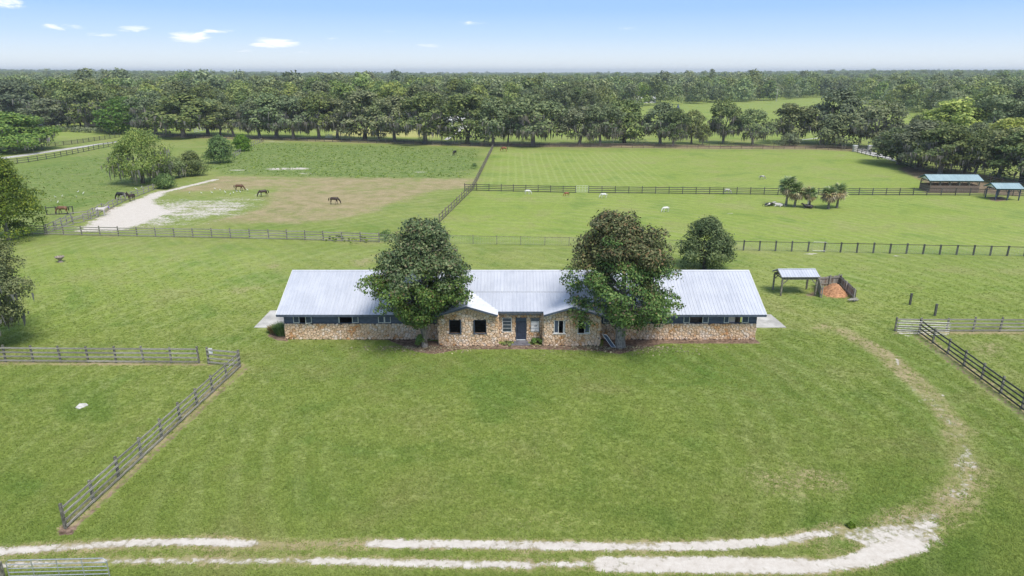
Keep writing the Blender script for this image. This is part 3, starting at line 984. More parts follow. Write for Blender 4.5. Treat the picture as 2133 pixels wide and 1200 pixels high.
def wall_with_holes(g, x0, x1, z1, holes, y0, y1):
    xs = sorted(set([x0, x1] + [h[0] for h in holes] + [h[1] for h in holes]))
    for a, b in zip(xs[:-1], xs[1:]):
        hs = [h for h in holes if h[0] <= a + 1e-6 and h[1] >= b - 1e-6]
        if not hs:
            g.span(a, b, y0, y1, -.1, z1)
        else:
            if hs[0][2] > 0.05: g.span(a, b, y0, y1, -.1, hs[0][2])
            g.span(a, b, y0, y1, hs[0][3], z1)


def gable_top(g, x0, x1, zb, zt, y0, y1):
    xm = (x0 + x1) / 2
    vs = [(x, y, z) for y in (y0, y1) for x, z in ((x0, zb), (x1, zb), (x1, zb + .001), (xm, zt), (x0, zb + .001))]
    g.add(vs, [(0, 1, 2, 3, 4), (9, 8, 7, 6, 5), (2, 7, 8, 3), (3, 8, 9, 4)])


BAYS = {'L': (-6.47, -1.25), 'R': (2.77, 7.72)}
ZB, SG = 2.98, 0.30                           # wall top of a bay, pitch of its gable
bay_walls = {}
for k, (x0, x1) in BAYS.items():
    g = Geo(B0)
    wall_with_holes(g, x0, x1, ZB, bay_holes[k], YB, YB + .22)
    gable_top(g, x0, x1, ZB + .001, ZB + SG * (x1 - x0) / 2, YB, YB + .22)
    g.span(x0, x0 + .22, YB + .222, 58.2, -.1, ZB)
    g.span(x1 - .22, x1, YB + .222, 58.2, -.1, ZB)
    bay_walls[k] = part(g, 'stone_wall', M['mortar'], barn)
g = Geo(B0)
wall_with_holes(g, -1.25, 2.77, ZB, mid_holes, YD, YD + .2)
mid_wall = part(g, 'stone_wall', M['mortar'], barn)

# stones, as separate pieces on the bays (the 300 largest), joined elsewhere
faces = []
for k, (x0, x1) in BAYS.items():
    xm = (x0 + x1) / 2
    zt = ZB + SG * (x1 - x0) / 2
    out = [(x0, 0), (x1, 0), (x1, ZB), (xm, zt), (x0, ZB)]
    faces.append((bay_walls[k], voronoi_cells(x0, x1, 0, zt, .25, rng, out, bay_holes[k]), Matrix.Translation((0, YB, 0))))
faces.append((mid_wall, voronoi_cells(-1.25, 2.77, 0, ZB, .245, rng, None, mid_holes), Matrix.Translation((0, YD, 0))))
for x0, x1 in ((XL, -6.47), (7.72, XR)):
    faces.append((wing_wall, voronoi_cells(x0, x1, 0, ZS, .25, rng), Matrix.Translation((0, YW, 0))))
for k, (x0, x1) in BAYS.items():             # bay sides
    for xs, sgn in ((x0, 1), (x1, -1)):
        cells = voronoi_cells(0, 1.5, 0, ZB, .3, rng)
        Mx = Matrix.Translation((xs, YB, 0)) @ Matrix(((0, sgn, 0, 0), (1, 0, 0, 0), (0, 0, 1, 0), (0, 0, 0, 1)))
        faces.append((bay_walls[k], cells, Mx))
for xs, sgn in ((XL, 1), (XR, -1)):
    for y0, y1 in ((YW, 60.4), (64.6, BY)):
        cells = voronoi_cells(0, y1 - y0, 0, ZS, .3, rng)
        Mx = Matrix.Translation((xs, y0, 0)) @ Matrix(((0, sgn, 0, 0), (1, 0, 0, 0), (0, 0, 1, 0), (0, 0, 0, 1)))
        faces.append((wing_wall, cells, Mx))
limit = sorted([c[0] for f in faces[:3] for c in f[1]], reverse=True)[295]
rest = {}
for fi, (wall, cells, Mx) in enumerate(faces):
    for c in cells:
        if fi < 3 and c[0] > limit:
            g = Geo(B0)
            add_stone(g, c, Mx, rng)
            g.build('stone', M['stone'], wall)
        else:
            g = rest.setdefault(wall.name, (wall, Geo(B0)))[1]
            add_stone(g, c, Mx, rng)
for wall, g in rest.values():
    tag(g.build('small_stones', M['stone'], wall), kind='stuff')

# siding above the stone, with window openings between
op_l = [(-19.62, -17.95), (-15.55, -13.75), (-12.0, -10.85), (-9.6, -8.6)]
op_r = [(8.2, 9.3), (10.5, 14.05), (15.36, 17.62), (18.98, 21.22)]


def boards(g_parent, x0, x1, y, z0, z1, step=.135, flip=-1):
    n = max(1, round((z1 - z0) / step))
    s = (z1 - z0) / n
    for i in range(n):
        g = Geo(B0)
        a, b = z0 + i * s, z0 + (i + 1) * s
        g.add([(x0, y, a), (x1, y, a), (x1, y + flip * .035, a), (x0, y + flip * .035, a), (x0, y, b - .002), (x1, y, b - .002), (x1, y + flip * .008, b - .002), (x0, y + flip * .008, b - .002)],
              [(0, 3, 2, 1), (3, 7, 6, 2), (4, 5, 6, 7), (0, 4, 7, 3), (1, 2, 6, 5), (0, 1, 5, 4)])
        g.build('siding_board', M['blue_siding'], g_parent)


def siding_run(a, b, ops):
    g = Geo(B0)
    xs = [a] + [v for o in ops for v in o] + [b]
    segs = [(xs[i], xs[i + 1]) for i in range(0, len(xs), 2) if xs[i + 1] - xs[i] > .02]
    for p, q in segs:
        g.span(p, q, YW + .04, YW + .18, ZS + .05, ZE)
    g.span(a, b, YW - .04, YW + .20, ZS + .002, ZS + .046)
    s = part(g, 'siding', M['blue_siding'], barn)
    for p, q in segs:
        boards(s, p, q, YW + .038, ZS + .05, ZE)


siding_run(XL, -6.47, op_l)
siding_run(7.72, XR, op_r)
g = Geo(B0)
for xw in (XL + .02, XR - .20):
    g.span(xw, xw + .18, YW + .222, 60.4, ZS + .002, ZE)
    g.span(xw, xw + .18, 64.6, BY - .002, ZS + .002, ZE)
    m_ = 62.5
    g.add([(xw, YW + .222, ZE + .002), (xw, BY - .002, ZE + .002), (xw, m_, RZ - .12), (xw + .18, YW + .222, ZE + .002), (xw + .18, BY - .002, ZE + .002), (xw + .18, m_, RZ - .12)],
          [(0, 1, 2), (3, 5, 4), (0, 3, 4, 1), (1, 4, 5, 2), (2, 5, 3, 0)])
g.span(XL + .222, XR - .222, BY - .2, BY - .02, ZS + .002, ZE)
part(g, 'end_siding', M['blue_siding'], barn)


def leaf_sash(win, x0, x1, z0, z1, y, swing=0.0, hinge=0, pane='shutter_blue', fw=.055):
    """one hinged or sliding leaf: pale frame with a panel in it"""
    hx = x0 if hinge == 0 else x1
    R = Matrix.Translation((hx, y, 0)) @ Matrix.Rotation(swing, 4, 'Z') @ Matrix.Translation((-hx, -y, 0))
    g = Geo((0, 0, 0))
    g.span(x0, x0 + fw, y - .03, y, z0, z1); g.span(x1 - fw, x1, y - .03, y, z0, z1)
    g.span(x0 + fw, x1 - fw, y - .03, y, z0, z0 + fw); g.span(x0 + fw, x1 - fw, y - .03, y, z1 - fw * .6, z1)
    g.v = [(R @ v) - B0 for v in g.v]; g.o = B0
    f = g.build('sash', M['frame_paint'], win)
    g = Geo((0, 0, 0))
    g.span(x0 + fw, x1 - fw, y - .018, y - .006, z0 + fw, z1 - fw * .6)
    g.v = [(R @ v) - B0 for v in g.v]; g.o = B0
    g.build('pane', M[pane], win)


def wing_window(x0, x1, leaves, extra=None):
    g = Geo(B0)
    yf = YW + .02
    for a, b in ((x0, x0 + .05), (x1 - .05, x1)):
        g.span(a, b, yf - .03, yf + .14, ZS + .048, ZE)
    g.span(x0 + .05, x1 - .05, yf, yf + .14, ZE - .05, ZE)
    w = part(g, 'window', M['fascia'], barn)
    for lf in leaves:
        leaf_sash(w, lf[0], lf[1], ZS + .06, ZE - .03, yf - .035, *lf[2:])
    if extra == 'bars':
        gg = Geo(B0)
        x = x0 + .12
        while x < x1 - .1:
            gg.span(x, x + .018, yf + .10, yf + .118, ZS + .05, ZE - .05)
            x += .11
        part(gg, 'grille', M['wood_brown'], w)
    return w


wing_window(*op_l[0], [(-19.60, -19.05, 0), (-18.50, -17.95, .42, 1)])
wing_window(*op_l[1], [(-15.55, -15.45, 0), (-14.32, -13.76, 0)])
wing_window(*op_l[2], [(-11.99, -11.43, 0), (-11.42, -10.86, 0)])
wing_window(*op_l[3], [(-9.6, -9.1, 0)])
wing_window(*op_r[0], [(8.2, 8.75, 0)])
wing_window(*op_r[1], [(13.46, 14.03, 0), (11.9, 12.3, 0)], 'bars')
wing_window(*op_r[2], [(15.37, 15.92, 0), (17.06, 17.61, 0)], 'bars')
wing_window(*op_r[3], [(18.99, 19.45, 0), (20.60, 21.20, 0)])
g = Geo(B0); g.span(19.46, 20.05, YW + .17, YW + .20, ZS + .05, ZE - .05)
g.build('stall_board', M['interior_light'], barn, label='pale plywood board in the stall opening')
g = Geo(B0); g.span(15.95, 17.02, YW + .9, YW + .95, ZS - .4, ZE)
g.build('stall_board', M['wood_brown'], barn, label='dark brown stall boards seen through the opening')

# bay windows
for k, hs in bay_holes.items():
    for i, (a, b, c, d) in enumerate(hs):
        g = Geo(B0)
        y = YB - .005
        for p, q in ((a, a + .05), (b - .05, b)): g.span(p, q, y + .02, y + .20, c, d)
        g.span(a + .05, b - .05, y + .02, y + .20, d - .05, d)
        g.span(a - .05, b + .05, y - .10, y + .2, c - .06, c - .002)
        w = part(g, 'window', M['fascia'] if k == 'L' else M['frame_paint'], barn)
        if k == 'L':
            gg = Geo(B0)
            x = a + .1
            while x < b - .06:
                gg.span(x, x + .02, y + .12, y + .14, c, d - .05)
                x += .12
            part(gg, 'grille', M['rubber'], w)
            gg = Geo(B0)
            e = b if i == 0 else a
            gg.span(e - .04, e + .04, y - .22, y + .0, c + .01, d - .02)
            part(gg, 'shutter', M['shutter_blue'], w)
        elif i == 0:
            leaf_sash(w, a + .02, a + .44, c, d, y + .06)
            leaf_sash(w, b - .18, b - .01, c, d, y + .06)
        else:
            leaf_sash(w, b - .48, b - .02, c, d, y + .06)

# jalousie windows beside the door
for i, (a, b, c, d) in enumerate((mid_holes[0], mid_holes[2])):
    g = Geo(B0)
    y = YD
    for p, q in ((a, a + .06), (b - .06, b)): g.span(p, q, y - .03, y + .12, c, d)
    g.span(a + .06, b - .06, y - .03, y + .12, c, c + .06)
    g.span(a + .06, b - .06, y - .03, y + .12, d - .05, d)
    w = part(g, 'window', M['post_wood'] if i else M['frame_paint'], barn)
    n = 4
    h = (d - c - .11) / n
    for j in range(n):
        z = c + .06 + j * h
        gg = Geo(B0)
        gg.add([(a + .06, y + .0, z + .02), (b - .06, y + .0, z + .02), (b - .06, y + .06, z + h), (a + .06, y + .06, z + h)], [(0, 1, 2, 3)])
        gg.build('pane', M['glass'] if (i == 0 or j > 2) else M['curtain'], w)
        if j and (i == 0 or j == 3):
            gg = Geo(B0); gg.span(a + .06, b - .06, y - .012, y + .0, z - .012, z + .018)
            gg.build('glazing_bar', M['frame_paint'], w)
    if i == 1:
        gg = Geo(B0)
        r3 = random.Random(3)
        for q in range(26):                   # dark lace pattern on the curtain
            fx, fz = a + .40 + r3.choice((0, .13)) + r3.uniform(-.05, .05), c + .18 + r3.choice((0, .42)) + r3.uniform(-.09, .09)
            s = r3.uniform(.012, .028)
            gg.add([(fx - s, y - .014, fz), (fx, y - .014, fz - s), (fx + s, y - .014, fz), (fx, y - .014, fz + s)], [(0, 1, 2, 3)])
        gg.build('curtain_pattern', M['rubber'], w)

# front door
g = Geo(B0)
a, b = .34, 1.28
for p, q in ((a, a + .05), (b - .05, b)): g.span(p, q, YD - .02, YD + .12, .12, 2.24)
g.span(a, b, YD - .02, YD + .12, 2.242, 2.29)
door = part(g, 'door', M['fascia'], barn)
g = Geo(B0); g.span(a + .055, b - .055, YD + .04, YD + .08, .20, 1.93)
for (p, q, r, s) in ((a + .14, .78, 1.1, 1.8), (.85, b - .14, 1.1, 1.8), (a + .14, .78, .35, .95), (.85, b - .14, .35, .95)):
    g.span(p, q, YD + .025, YD + .04, r, s)
g.build('door_leaf', M['blue_door'], door)
g = Geo(B0); g.span(a + .055, b - .055, YD + .03, YD + .08, 1.955, 2.24); g.build('transom_panel', M['shutter_blue'], door)
g = Geo(B0); g.span(a + .055, b - .055, YD + .0, YD + .08, .125, .19); g.build('threshold', M['white'], door)
g = Geo(B0); g.span(a + .11, a + .15, YD - .03, YD + .04, .98, 1.12); g.build('handle', M['rubber'], door)
g = Geo(B0); g.span(.18, 1.46, YD - .55, YD - .05, -.05, .115); g.span(-.10, 1.62, YD - .95, YD - .552, -.05, .055)
part(g, 'doorstep', M['step'], barn)

# floor and stall partitions, dark inside
g = Geo(B0)
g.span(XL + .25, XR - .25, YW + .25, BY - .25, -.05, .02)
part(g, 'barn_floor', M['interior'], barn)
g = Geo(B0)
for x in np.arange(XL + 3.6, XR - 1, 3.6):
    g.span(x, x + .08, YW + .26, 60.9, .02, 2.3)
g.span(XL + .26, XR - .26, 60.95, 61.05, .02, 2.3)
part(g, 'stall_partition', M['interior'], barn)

# main roof
g = Geo(B0)
OX = .58
x0, x1 = XL - OX + .15, XR + OX
YE2 = 2 * RY - EY
pr = lambda y: RZ - SLOPE * abs(y - RY)
for ys, ye in ((EY, RY), (YE2, RY)):
    g.add([(x0, ys, EZ), (x1, ys, EZ), (x1, ye, RZ), (x0, ye, RZ), (x0, ys, EZ - .05), (x1, ys, EZ - .05), (x1, ye, RZ - .05), (x0, ye, RZ - .05)],
          [(0, 1, 2, 3), (7, 6, 5, 4), (0, 4, 5, 1), (1, 5, 6, 2), (3, 7, 4, 0)])
roof = part(g, 'roof', M['fascia'], barn)
Lx = x1 - x0
Ls = math.hypot(RY - EY, RZ - EZ)
roof_plane(roof, (x0, EY - .03, EZ), (x1, EY - .03, EZ), (0, RY - EY, RZ - EZ), [(0, 0), (Lx, 0), (Lx, Ls), (0, Ls)], M['roof'])
roof_plane(roof, (x1, YE2 + .03, EZ), (x0, YE2 + .03, EZ), (0, RY - YE2, RZ - EZ), [(0, 0), (Lx, 0), (Lx, Ls), (0, Ls)], M['roof'], pitch=.915, wide=3.66)
g = Geo(B0)
g.add([(x0 - .02, RY - .16, RZ - .01), (x1 + .02, RY - .16, RZ - .01), (x1 + .02, RY, RZ + .085), (x0 - .02, RY, RZ + .085), (x1 + .02, RY + .16, RZ - .01), (x0 - .02, RY + .16, RZ - .01)], [(0, 1, 2, 3), (3, 2, 4, 5)])
g.build('ridge_cap', M['roof'], roof)
for xs in (x0, x1):
    g = Geo(B0)
    s = .03 if xs > 0 else -.03
    for ys in (EY, YE2):
        g.beam((xs + s, ys, EZ - .05), (xs + s, RY, RZ - .05), .04, .19)
    g.build('bargeboard', M['white'], roof)
g = Geo(B0); g.span(x0, -6.6, EY - .06, EY - .032, EZ - .19, EZ + .005); g.build('fascia_board', M['fascia'], roof)
g = Geo(B0); g.span(7.9, x1, EY - .06, EY - .032, EZ - .19, EZ + .005); g.build('fascia_board', M['fascia'], roof)
g = Geo(B0)
g.span(x0 + .3, -6.5, EY + .0, YW + .05, EZ - .10, EZ - .06); g.span(7.8, x1 - .3, EY + .0, YW + .05, EZ - .10, EZ - .06)
g.build('soffit', M['fascia'], roof)

# entrance roof between the two gables
def main_z(y): return EZ + SLOPE * (y - EY)


PE_Y, PE_Z, PS = 56.45, 3.04, 0.235
PT_Y = (PE_Z - PS * PE_Y - EZ + SLOPE * EY) / (SLOPE - PS)      # where it meets the main roof
PT_Z = main_z(PT_Y)
xmL, xmR = (BAYS['L'][0] + BAYS['L'][1]) / 2, (BAYS['R'][0] + BAYS['R'][1]) / 2
GY0 = 55.45
GZR = {}
for k, (bx0, bx1) in BAYS.items():
    xm = (bx0 + bx1) / 2
    ox = .42
    zr = ZB + SG * (bx1 - bx0) / 2 + .10
    for side in (-1, 1):
        xe = xm + side * ((bx1 - bx0) / 2 + (ox if (side < 0) == (k == 'L') else .02))
        ze = zr - SG * abs(xe - xm)
        inner = (side > 0) == (k == 'L')
        yr = min(EY + (zr - EZ) / SLOPE, 62)
        ye = EY + (ze - EZ) / SLOPE + .05
        if inner: ye = max(PE_Y + .0, PE_Y + (ze - PE_Z) / PS); yr = PE_Y + (zr - PE_Z) / PS
        yr = min(yr, EY + (zr - EZ) / SLOPE)
        g = Geo(B0)
        pts = [(xm, GY0, zr), (xe, GY0, ze), (xe, ye, ze), (xm, yr, zr)]
        g.add([p for p in pts] + [(p[0], p[1], p[2] - .05) for p in pts], [(0, 1, 2, 3), (7, 6, 5, 4), (0, 4, 5, 1), (1, 5, 6, 2), (2, 6, 7, 3)])
        rf = part(g, 'gable_roof', M['fascia'], barn)
        L = math.hypot(xe - xm, ze - zr)
        roof_plane(rf, (xe, GY0 - .03, ze), (xe, GY0 + 5, ze), (xm - xe, 0, zr - ze), [(0, 0), (0, L), (yr - GY0 + .03, L), (ye - GY0 + .03, 0)], M['roof'])
        g = Geo(B0)
        g.beam((xe, GY0 - .04, ze - .06), (xm, GY0 - .04, zr - .06), .035, .17)
        g.build('bargeboard', M['fascia'], rf)
    GZR[k] = zr
hl = math.hypot(PT_Y - PE_Y, PT_Z - PE_Z)
g = Geo(B0)
xa, xb = BAYS['L'][1], BAYS['R'][0]
pts = [(xa, PE_Y, PE_Z), (xb, PE_Y, PE_Z), (xmR, PT_Y, PT_Z), (xmL, PT_Y, PT_Z)]
g.add([(p[0], p[1], p[2] - .01) for p in pts] + [(p[0], p[1], p[2] - .06) for p in pts], [(0, 1, 2, 3), (7, 6, 5, 4), (0, 4, 5, 1)])
rf = part(g, 'entrance_roof', M['fascia'], barn)
roof_plane(rf, (xmL, PE_Y - .03, PE_Z), (xmR, PE_Y - .03, PE_Z), (0, PT_Y - PE_Y, PT_Z - PE_Z),
           [(xa - xmL, 0), (xb - xmL, 0), (xmR - xmL, hl), (0, hl)], M['roof'])
g = Geo(B0); g.span(xa, xb, PE_Y - .06, PE_Y - .032, PE_Z - .16, PE_Z + .0); g.build('fascia_board', M['fascia'], rf)
g = Geo(B0); g.span(xa, xb, PE_Y - .0, YD + .02, PE_Z - .10, PE_Z - .065); g.build('soffit', M['fascia'], rf)
g = Geo(B0); g.beam((xmL - .2, PT_Y + .02, PT_Z + .03), (xmR + .2, PT_Y + .02, PT_Z + .03), .20, .03); g.build('flashing', M['steel'], rf)
for s0, s1 in (((xa, PE_Y, PE_Z), (xmL, PT_Y, PT_Z)), ((xb, PE_Y, PE_Z), (xmR, PT_Y, PT_Z))):
    g = Geo(B0)
    g.beam((s0[0], s0[1], s0[2] + .035), (s1[0], s1[1], s1[2] + .035), .09, .02)
    g.build('valley_flashing', M['steel'], rf)


# ---------------------------------------------------------------- open sheds
def gable_shed(name, label, cx, cy, L, W, zE, zR, roofm, trim, postm, npost, ov=.4, rz=0.0, gable=None, braces=True, group=None, back_shift=0.0):
    """ridge along local x; centre (cx, cy)"""
    root = empty(name, (cx, cy, 0), rz, label, 'shed', group)
    hl, hw = L / 2, W / 2
    g = Geo()
    for s in (-1, 1):
        pts = [(-hl - ov, s * (hw + ov), zE), (hl + ov, s * (hw + ov), zE), (hl + ov, 0, zR), (-hl - ov, 0, zR)]
        g.add(pts + [(p[0], p[1], p[2] - .05) for p in pts], [(0, 1, 2, 3), (7, 6, 5, 4), (0, 4, 5, 1), (1, 5, 6, 2), (3, 7, 4, 0)])
    rf = g.build('roof', trim, root)
    for s in (-1, 1):
        Ls = math.hypot(hw + ov, zR - zE)
        roof_plane(rf, (-hl - ov, s * (hw + ov + .02), zE), (hl + ov, s * (hw + ov + .02), zE), (0, -s * (hw + ov), zR - zE),
                   [(0, 0), (L + 2 * ov, 0), (L + 2 * ov, Ls), (0, Ls)], roofm)
    g = Geo(); g.beam((-hl - ov, 0, zR + .03), (hl + ov, 0, zR + .03), .24, .03); g.build('ridge_cap', roofm, rf)
    for s in (-1, 1):
        g = Geo()
        g.beam((s * (hl + ov + .02), -hw - ov, zE - .06), (s * (hl + ov + .02), 0, zR - .06), .03, .15)
        g.beam((s * (hl + ov + .02), hw + ov, zE - .06), (s * (hl + ov + .02), 0, zR - .06), .03, .15)
        g.build('bargeboard', trim, rf)
        if gable:
            g = Geo()
            x = s * (hl + .1)
            g.add([(x, -hw - .1, zE + .03), (x, hw + .1, zE + .03), (x, 0, zR - .1), (x + .03, -hw - .1, zE + .03), (x + .03, hw + .1, zE + .03), (x + .03, 0, zR - .1)],
                  [(0, 1, 2), (3, 5, 4), (0, 3, 4, 1), (1, 4, 5, 2), (2, 5, 3, 0)])
            g.build('gable_panel', gable, root)
    zb = zE - .12
    for s in (-1, 1):
        g = Geo(); g.span(-hl - .05, hl + .05, s * hw - .05, s * hw + .05, zb - .2, zb); g.build('eave_beam', postm, root)
        for i in range(npost):
            x = -hl + L * i / (npost - 1)
            g = Geo(); g.span(x - .08, x + .08, s * hw - .075, s * hw + .075, -.1, zb - .202)
            g.build('post', postm, root)
            if braces:
                for d in (-1, 1):
                    if (i == 0 and d < 0) or (i == npost - 1 and d > 0): continue
                    g = Geo(); g.beam((x, s * hw, zb - .8), (x + d * .55, s * hw, zb - .22), .05, .09); g.build('brace', postm, root)
    for i in range(npost):
        x = -hl + L * i / (npost - 1)
        g = Geo(); g.beam((x, -hw, zb - .1), (x, 0, zR - .2), .05, .12); g.beam((x, hw, zb - .1), (x, 0, zR - .2), .05, .12); g.beam((x, -hw, zb - .1), (x, hw, zb - .1), .05, .12)
        g.build('truss', postm, root)
    return root


gable_shed('open_shed', 'small open shed on wooden posts with a white metal roof beside the compost pen', 30.9, 71.3, 3.75, 2.2, 2.15, 2.68,
           M['roof'], M['post_wood'], M['post_wood'], 2, ov=.18, rz=math.radians(1.0))
p0 = at(1948, 403)
sh = gable_shed('run_in_shed', 'long horse shelter with a pale green roof and reddish brown board walls', 89.3, 139.3, 9.6, 3.6, 2.35, 3.3,
                M['roof_green'], M['green_trim'], M['post_wood'], 6, ov=.5, rz=math.radians(-2.2), gable=M['white'])
for s in (-1, 1):
    for i in range(6):
        g = Geo(); z = .10 + i * .21; g.span(-4.8, 4.8, s * 1.9 - .02, s * 1.9 + .02, z, z + .19); g.build('wall_board', M['wood_brown'], sh)
for s in (-1, 1):
    for i in range(6):
        g = Geo(); z = .10 + i * .21; g.span(s * 4.9 - .02, s * 4.9 + .02, -1.85, 1.85, z, z + .19); g.build('wall_board', M['wood_brown'], sh)
gable_shed('open_shed', 'small four-sided open shelter with a pale green roof and blue posts over bare brown ground', 93.6, 129.6, 4.3, 3.0, 2.25, 3.05,
           M['roof_green'], M['green_trim'], M['shutter_blue'], 3, ov=.45, rz=math.radians(-2.2), gable=M['white'])

# ---------------------------------------------------------------- compost pen
c0 = at(1708, 620); c1 = at(1702, 597); c2 = at(1748, 594); c3 = at(1781, 626)
pc = (c0 + c2) / 2
pen = empty('compost_pen', (pc.x, pc.y, 0), 0, 'three-sided pen of weathered grey boards around the orange compost heap', 'pen')
PH = 1.15
for a, b in ((c0, c1), (c1, c2), (c2, c3)):
    d = (b - a)
    L = d.length
    n = int(L / .2)
    ang = math.atan2(d.y, d.x)
    for i in range(n):
        p = a + d * ((i + .5) / n) - pc
        g = Geo(); g.box((p.x, p.y, PH / 2 + rng.uniform(-.05, .03)), (L / n * .93, .03, PH + rng.uniform(-.06, .06)), ang)
        g.build('board', M['wood_grey'] if rng.random() < .7 else M['wood_brown'], pen)
    nrm = Vector((-d.y, d.x, 0)).normalized()
    for z in (.3, .95):
        g = Geo(); g.beam(a - pc + nrm * -.05 + Vector((0, 0, z)), b - pc + nrm * -.05 + Vector((0, 0, z)), .05, .12); g.build('rail', M['wood_grey'], pen)
    for t in (0, .5, 1):
        p = a + d * t - pc - nrm * .14
        g = Geo(); g.box((p.x, p.y, PH / 2 + .05), (.12, .12, PH + .2), ang); g.build('post', M['wood_grey'], pen)
hx, hy = np.meshgrid(np.linspace(-1, 1, 46), np.linspace(-1, 1, 46))
rr = np.hypot(hx, hy)
hn = np.random.RandomState(4).rand(46, 46)
hc = (c0 + c1 + c2 + c3) / 4
hz = (1 - smooth(rr, 0.1, 1.0)) * (.75 + .3 * np.sin(hx * 3 + 1) * np.cos(hy * 2.5)) + hn * .09 - .07
HV = np.stack([hc.x + hx * 1.75 + hy * .15, hc.y - .1 + hy * 2.2, hz], -1).reshape(-1, 3)
I = np.arange(46 * 46).reshape(46, 46)
HF = np.stack([I[:-1, :-1], I[:-1, 1:], I[1:, 1:], I[1:, :-1]], -1).reshape(-1, 4)
M['compost'] = simple('orange_compost', (0.46, 0.24, 0.125), 0.95, 0.25, 4, col2=(0.26, 0.13, 0.065), bump=0.6)
heap = bpy.data.objects.new('compost_heap', np_mesh('compost_heap', HV, HF, M['compost'], True))
link(tag(heap, 'low orange-brown heap of old bedding spilling from the board pen', 'heap'))
g = Geo((0, 0, 0))
q = at(1772, 629)
for k in range(7):
    a = Vector((q.x + rng.uniform(-.4, .3), q.y + rng.uniform(-.3, .3), .1 + .04 * k)); b = a + Vector((rng.uniform(.4, 1.0), rng.uniform(-.4, .5), rng.uniform(-.05, .15)))
    g.beam(a, b, .12, .03)
o = g.build('board_pile', M['wood_grey'], None, label='loose pale boards dumped at the front of the compost heap', cat='boards')

# ---------------------------------------------------------------- foliage
RS = np.random.RandomState(11)


def unit(n, rs):
    v = rs.normal(size=(n, 3))
    return v / np.linalg.norm(v, axis=1, keepdims=True)


def leaf_cards(P, N, size, rs, jit=.55, aspect=.55, droop=0.0):
    """one rhombic leaf (or leaf cluster) per point, facing roughly N"""
    n = len(P)
    N = N + rs.normal(scale=jit, size=(n, 3))
    N /= np.linalg.norm(N, axis=1, keepdims=True) + 1e-9
    A = rs.normal(size=(n, 3))
    A[:, 2] -= droop
    T = A - N * (A * N).sum(1, keepdims=True)
    T /= np.linalg.norm(T, axis=1, keepdims=True) + 1e-9
    B = np.cross(N, T)
    s = (size * rs.uniform(.6, 1.35, n))[:, None]
    w = aspect
    V = np.stack([P - T * s * .5, P + B * s * .5 * w + N * s * .06, P + T * s * .55, P - B * s * .5 * w + N * s * .06], 1)
    F = np.arange(4 * n).reshape(n, 4)
    return V.reshape(-1, 3), F


def lobes(profile, H0, H1, n, rs, r_l, flat=1.0, cx=None):
    """lobe centres spread through a crown; profile(t) gives the crown's radius at height fraction t"""
    out = []
    for _ in range(n):
        t = rs.uniform(0, 1) ** .9
        a = rs.uniform(0, 2 * math.pi)
        R = profile(t, a)
        k = rs.uniform(.35, 1.0) ** .6
        r = max(R - r_l * .7, .05) * k
        z = H0 + (H1 - H0) * t
        c = (cx(t) if cx else (0, 0))
        out.append((c[0] + r * math.cos(a), c[1] + r * math.sin(a), z, r_l * rs.uniform(.65, 1.25)))
    return np.array(out)


def crown_mesh(name, L, per, size, mat, rs, flat=.75, jit=.6, aspect=.6, spray=.12, inner=.15, centre=None, droop=0.0):
    """leaves on the shells of the lobes L (x, y, z, r)"""
    P, N = [], []
    cz = L[:, :3].mean(0) if centre is None else np.array(centre)
    for x, y, z, r in L:
        m = max(8, int(per * (r / L[:, 3].mean()) ** 2 * rs.uniform(.7, 1.2)))
        d = unit(m, rs)
        d[:, 2] = np.abs(d[:, 2]) * rs.choice([1, 1, 1, -1], m)          # most leaves on the upper side of a lobe
        c = np.array((x, y, z))
        out = c - cz
        out /= np.linalg.norm(out) + 1e-6
        rad = r * rs.uniform(.72, 1.04, m)
        k = rs.rand(m) < spray
        rad[k] *= rs.uniform(1.05, 1.45, k.sum())
        k = rs.rand(m) < inner
        rad[k] *= rs.uniform(.3, .8, k.sum())
        q = c + d * rad[:, None] * np.array((1, 1, flat))
        P.append(q)
        N.append(d * .8 + out * .45 + np.array((0, 0, .35)))
    V, F = leaf_cards(np.vstack(P), np.vstack(N), size, rs, jit, aspect, droop)
    return np_mesh(name, V, F, mat)


def trunk_geo(H, r0, forks, spread, rs, lean=0.0, fork_at=.35, tip=.75, sub=2):
    g = Geo()
    top = Vector((rs.uniform(-.3, .3) + lean, rs.uniform(-.3, .3), H * fork_at))
    g.tube([(0, 0, -.3), (0, 0, .15), (top.x * .4, top.y * .4, top.z * .5), top], [r0 * 1.55, r0 * 1.15, r0 * .9, r0 * .8], 10)
    ends = []
    for i in range(forks):
        a = 2 * math.pi * (i + rs.uniform(-.25, .25)) / forks
        e = Vector((math.cos(a) * spread * rs.uniform(.6, 1), math.sin(a) * spread * rs.uniform(.6, 1), H * tip * rs.uniform(.7, 1.05)))
        m1 = top.lerp(e, .45) + Vector((0, 0, H * .03))
        g.tube([top, m1, e], [r0 * .6, r0 * .38, r0 * .1], 6)
        for j in range(sub):
            a2 = a + rs.uniform(-1.1, 1.1)
            e2 = m1 + Vector((math.cos(a2) * spread * .5, math.sin(a2) * spread * .5, H * rs.uniform(.05, .25)))
            g.tube([m1, m1.lerp(e2, .5) + Vector((0, 0, .2)), e2], [r0 * .28, r0 * .18, r0 * .05], 5)
            ends.append(e2)
        ends.append(e)
    return g, ends


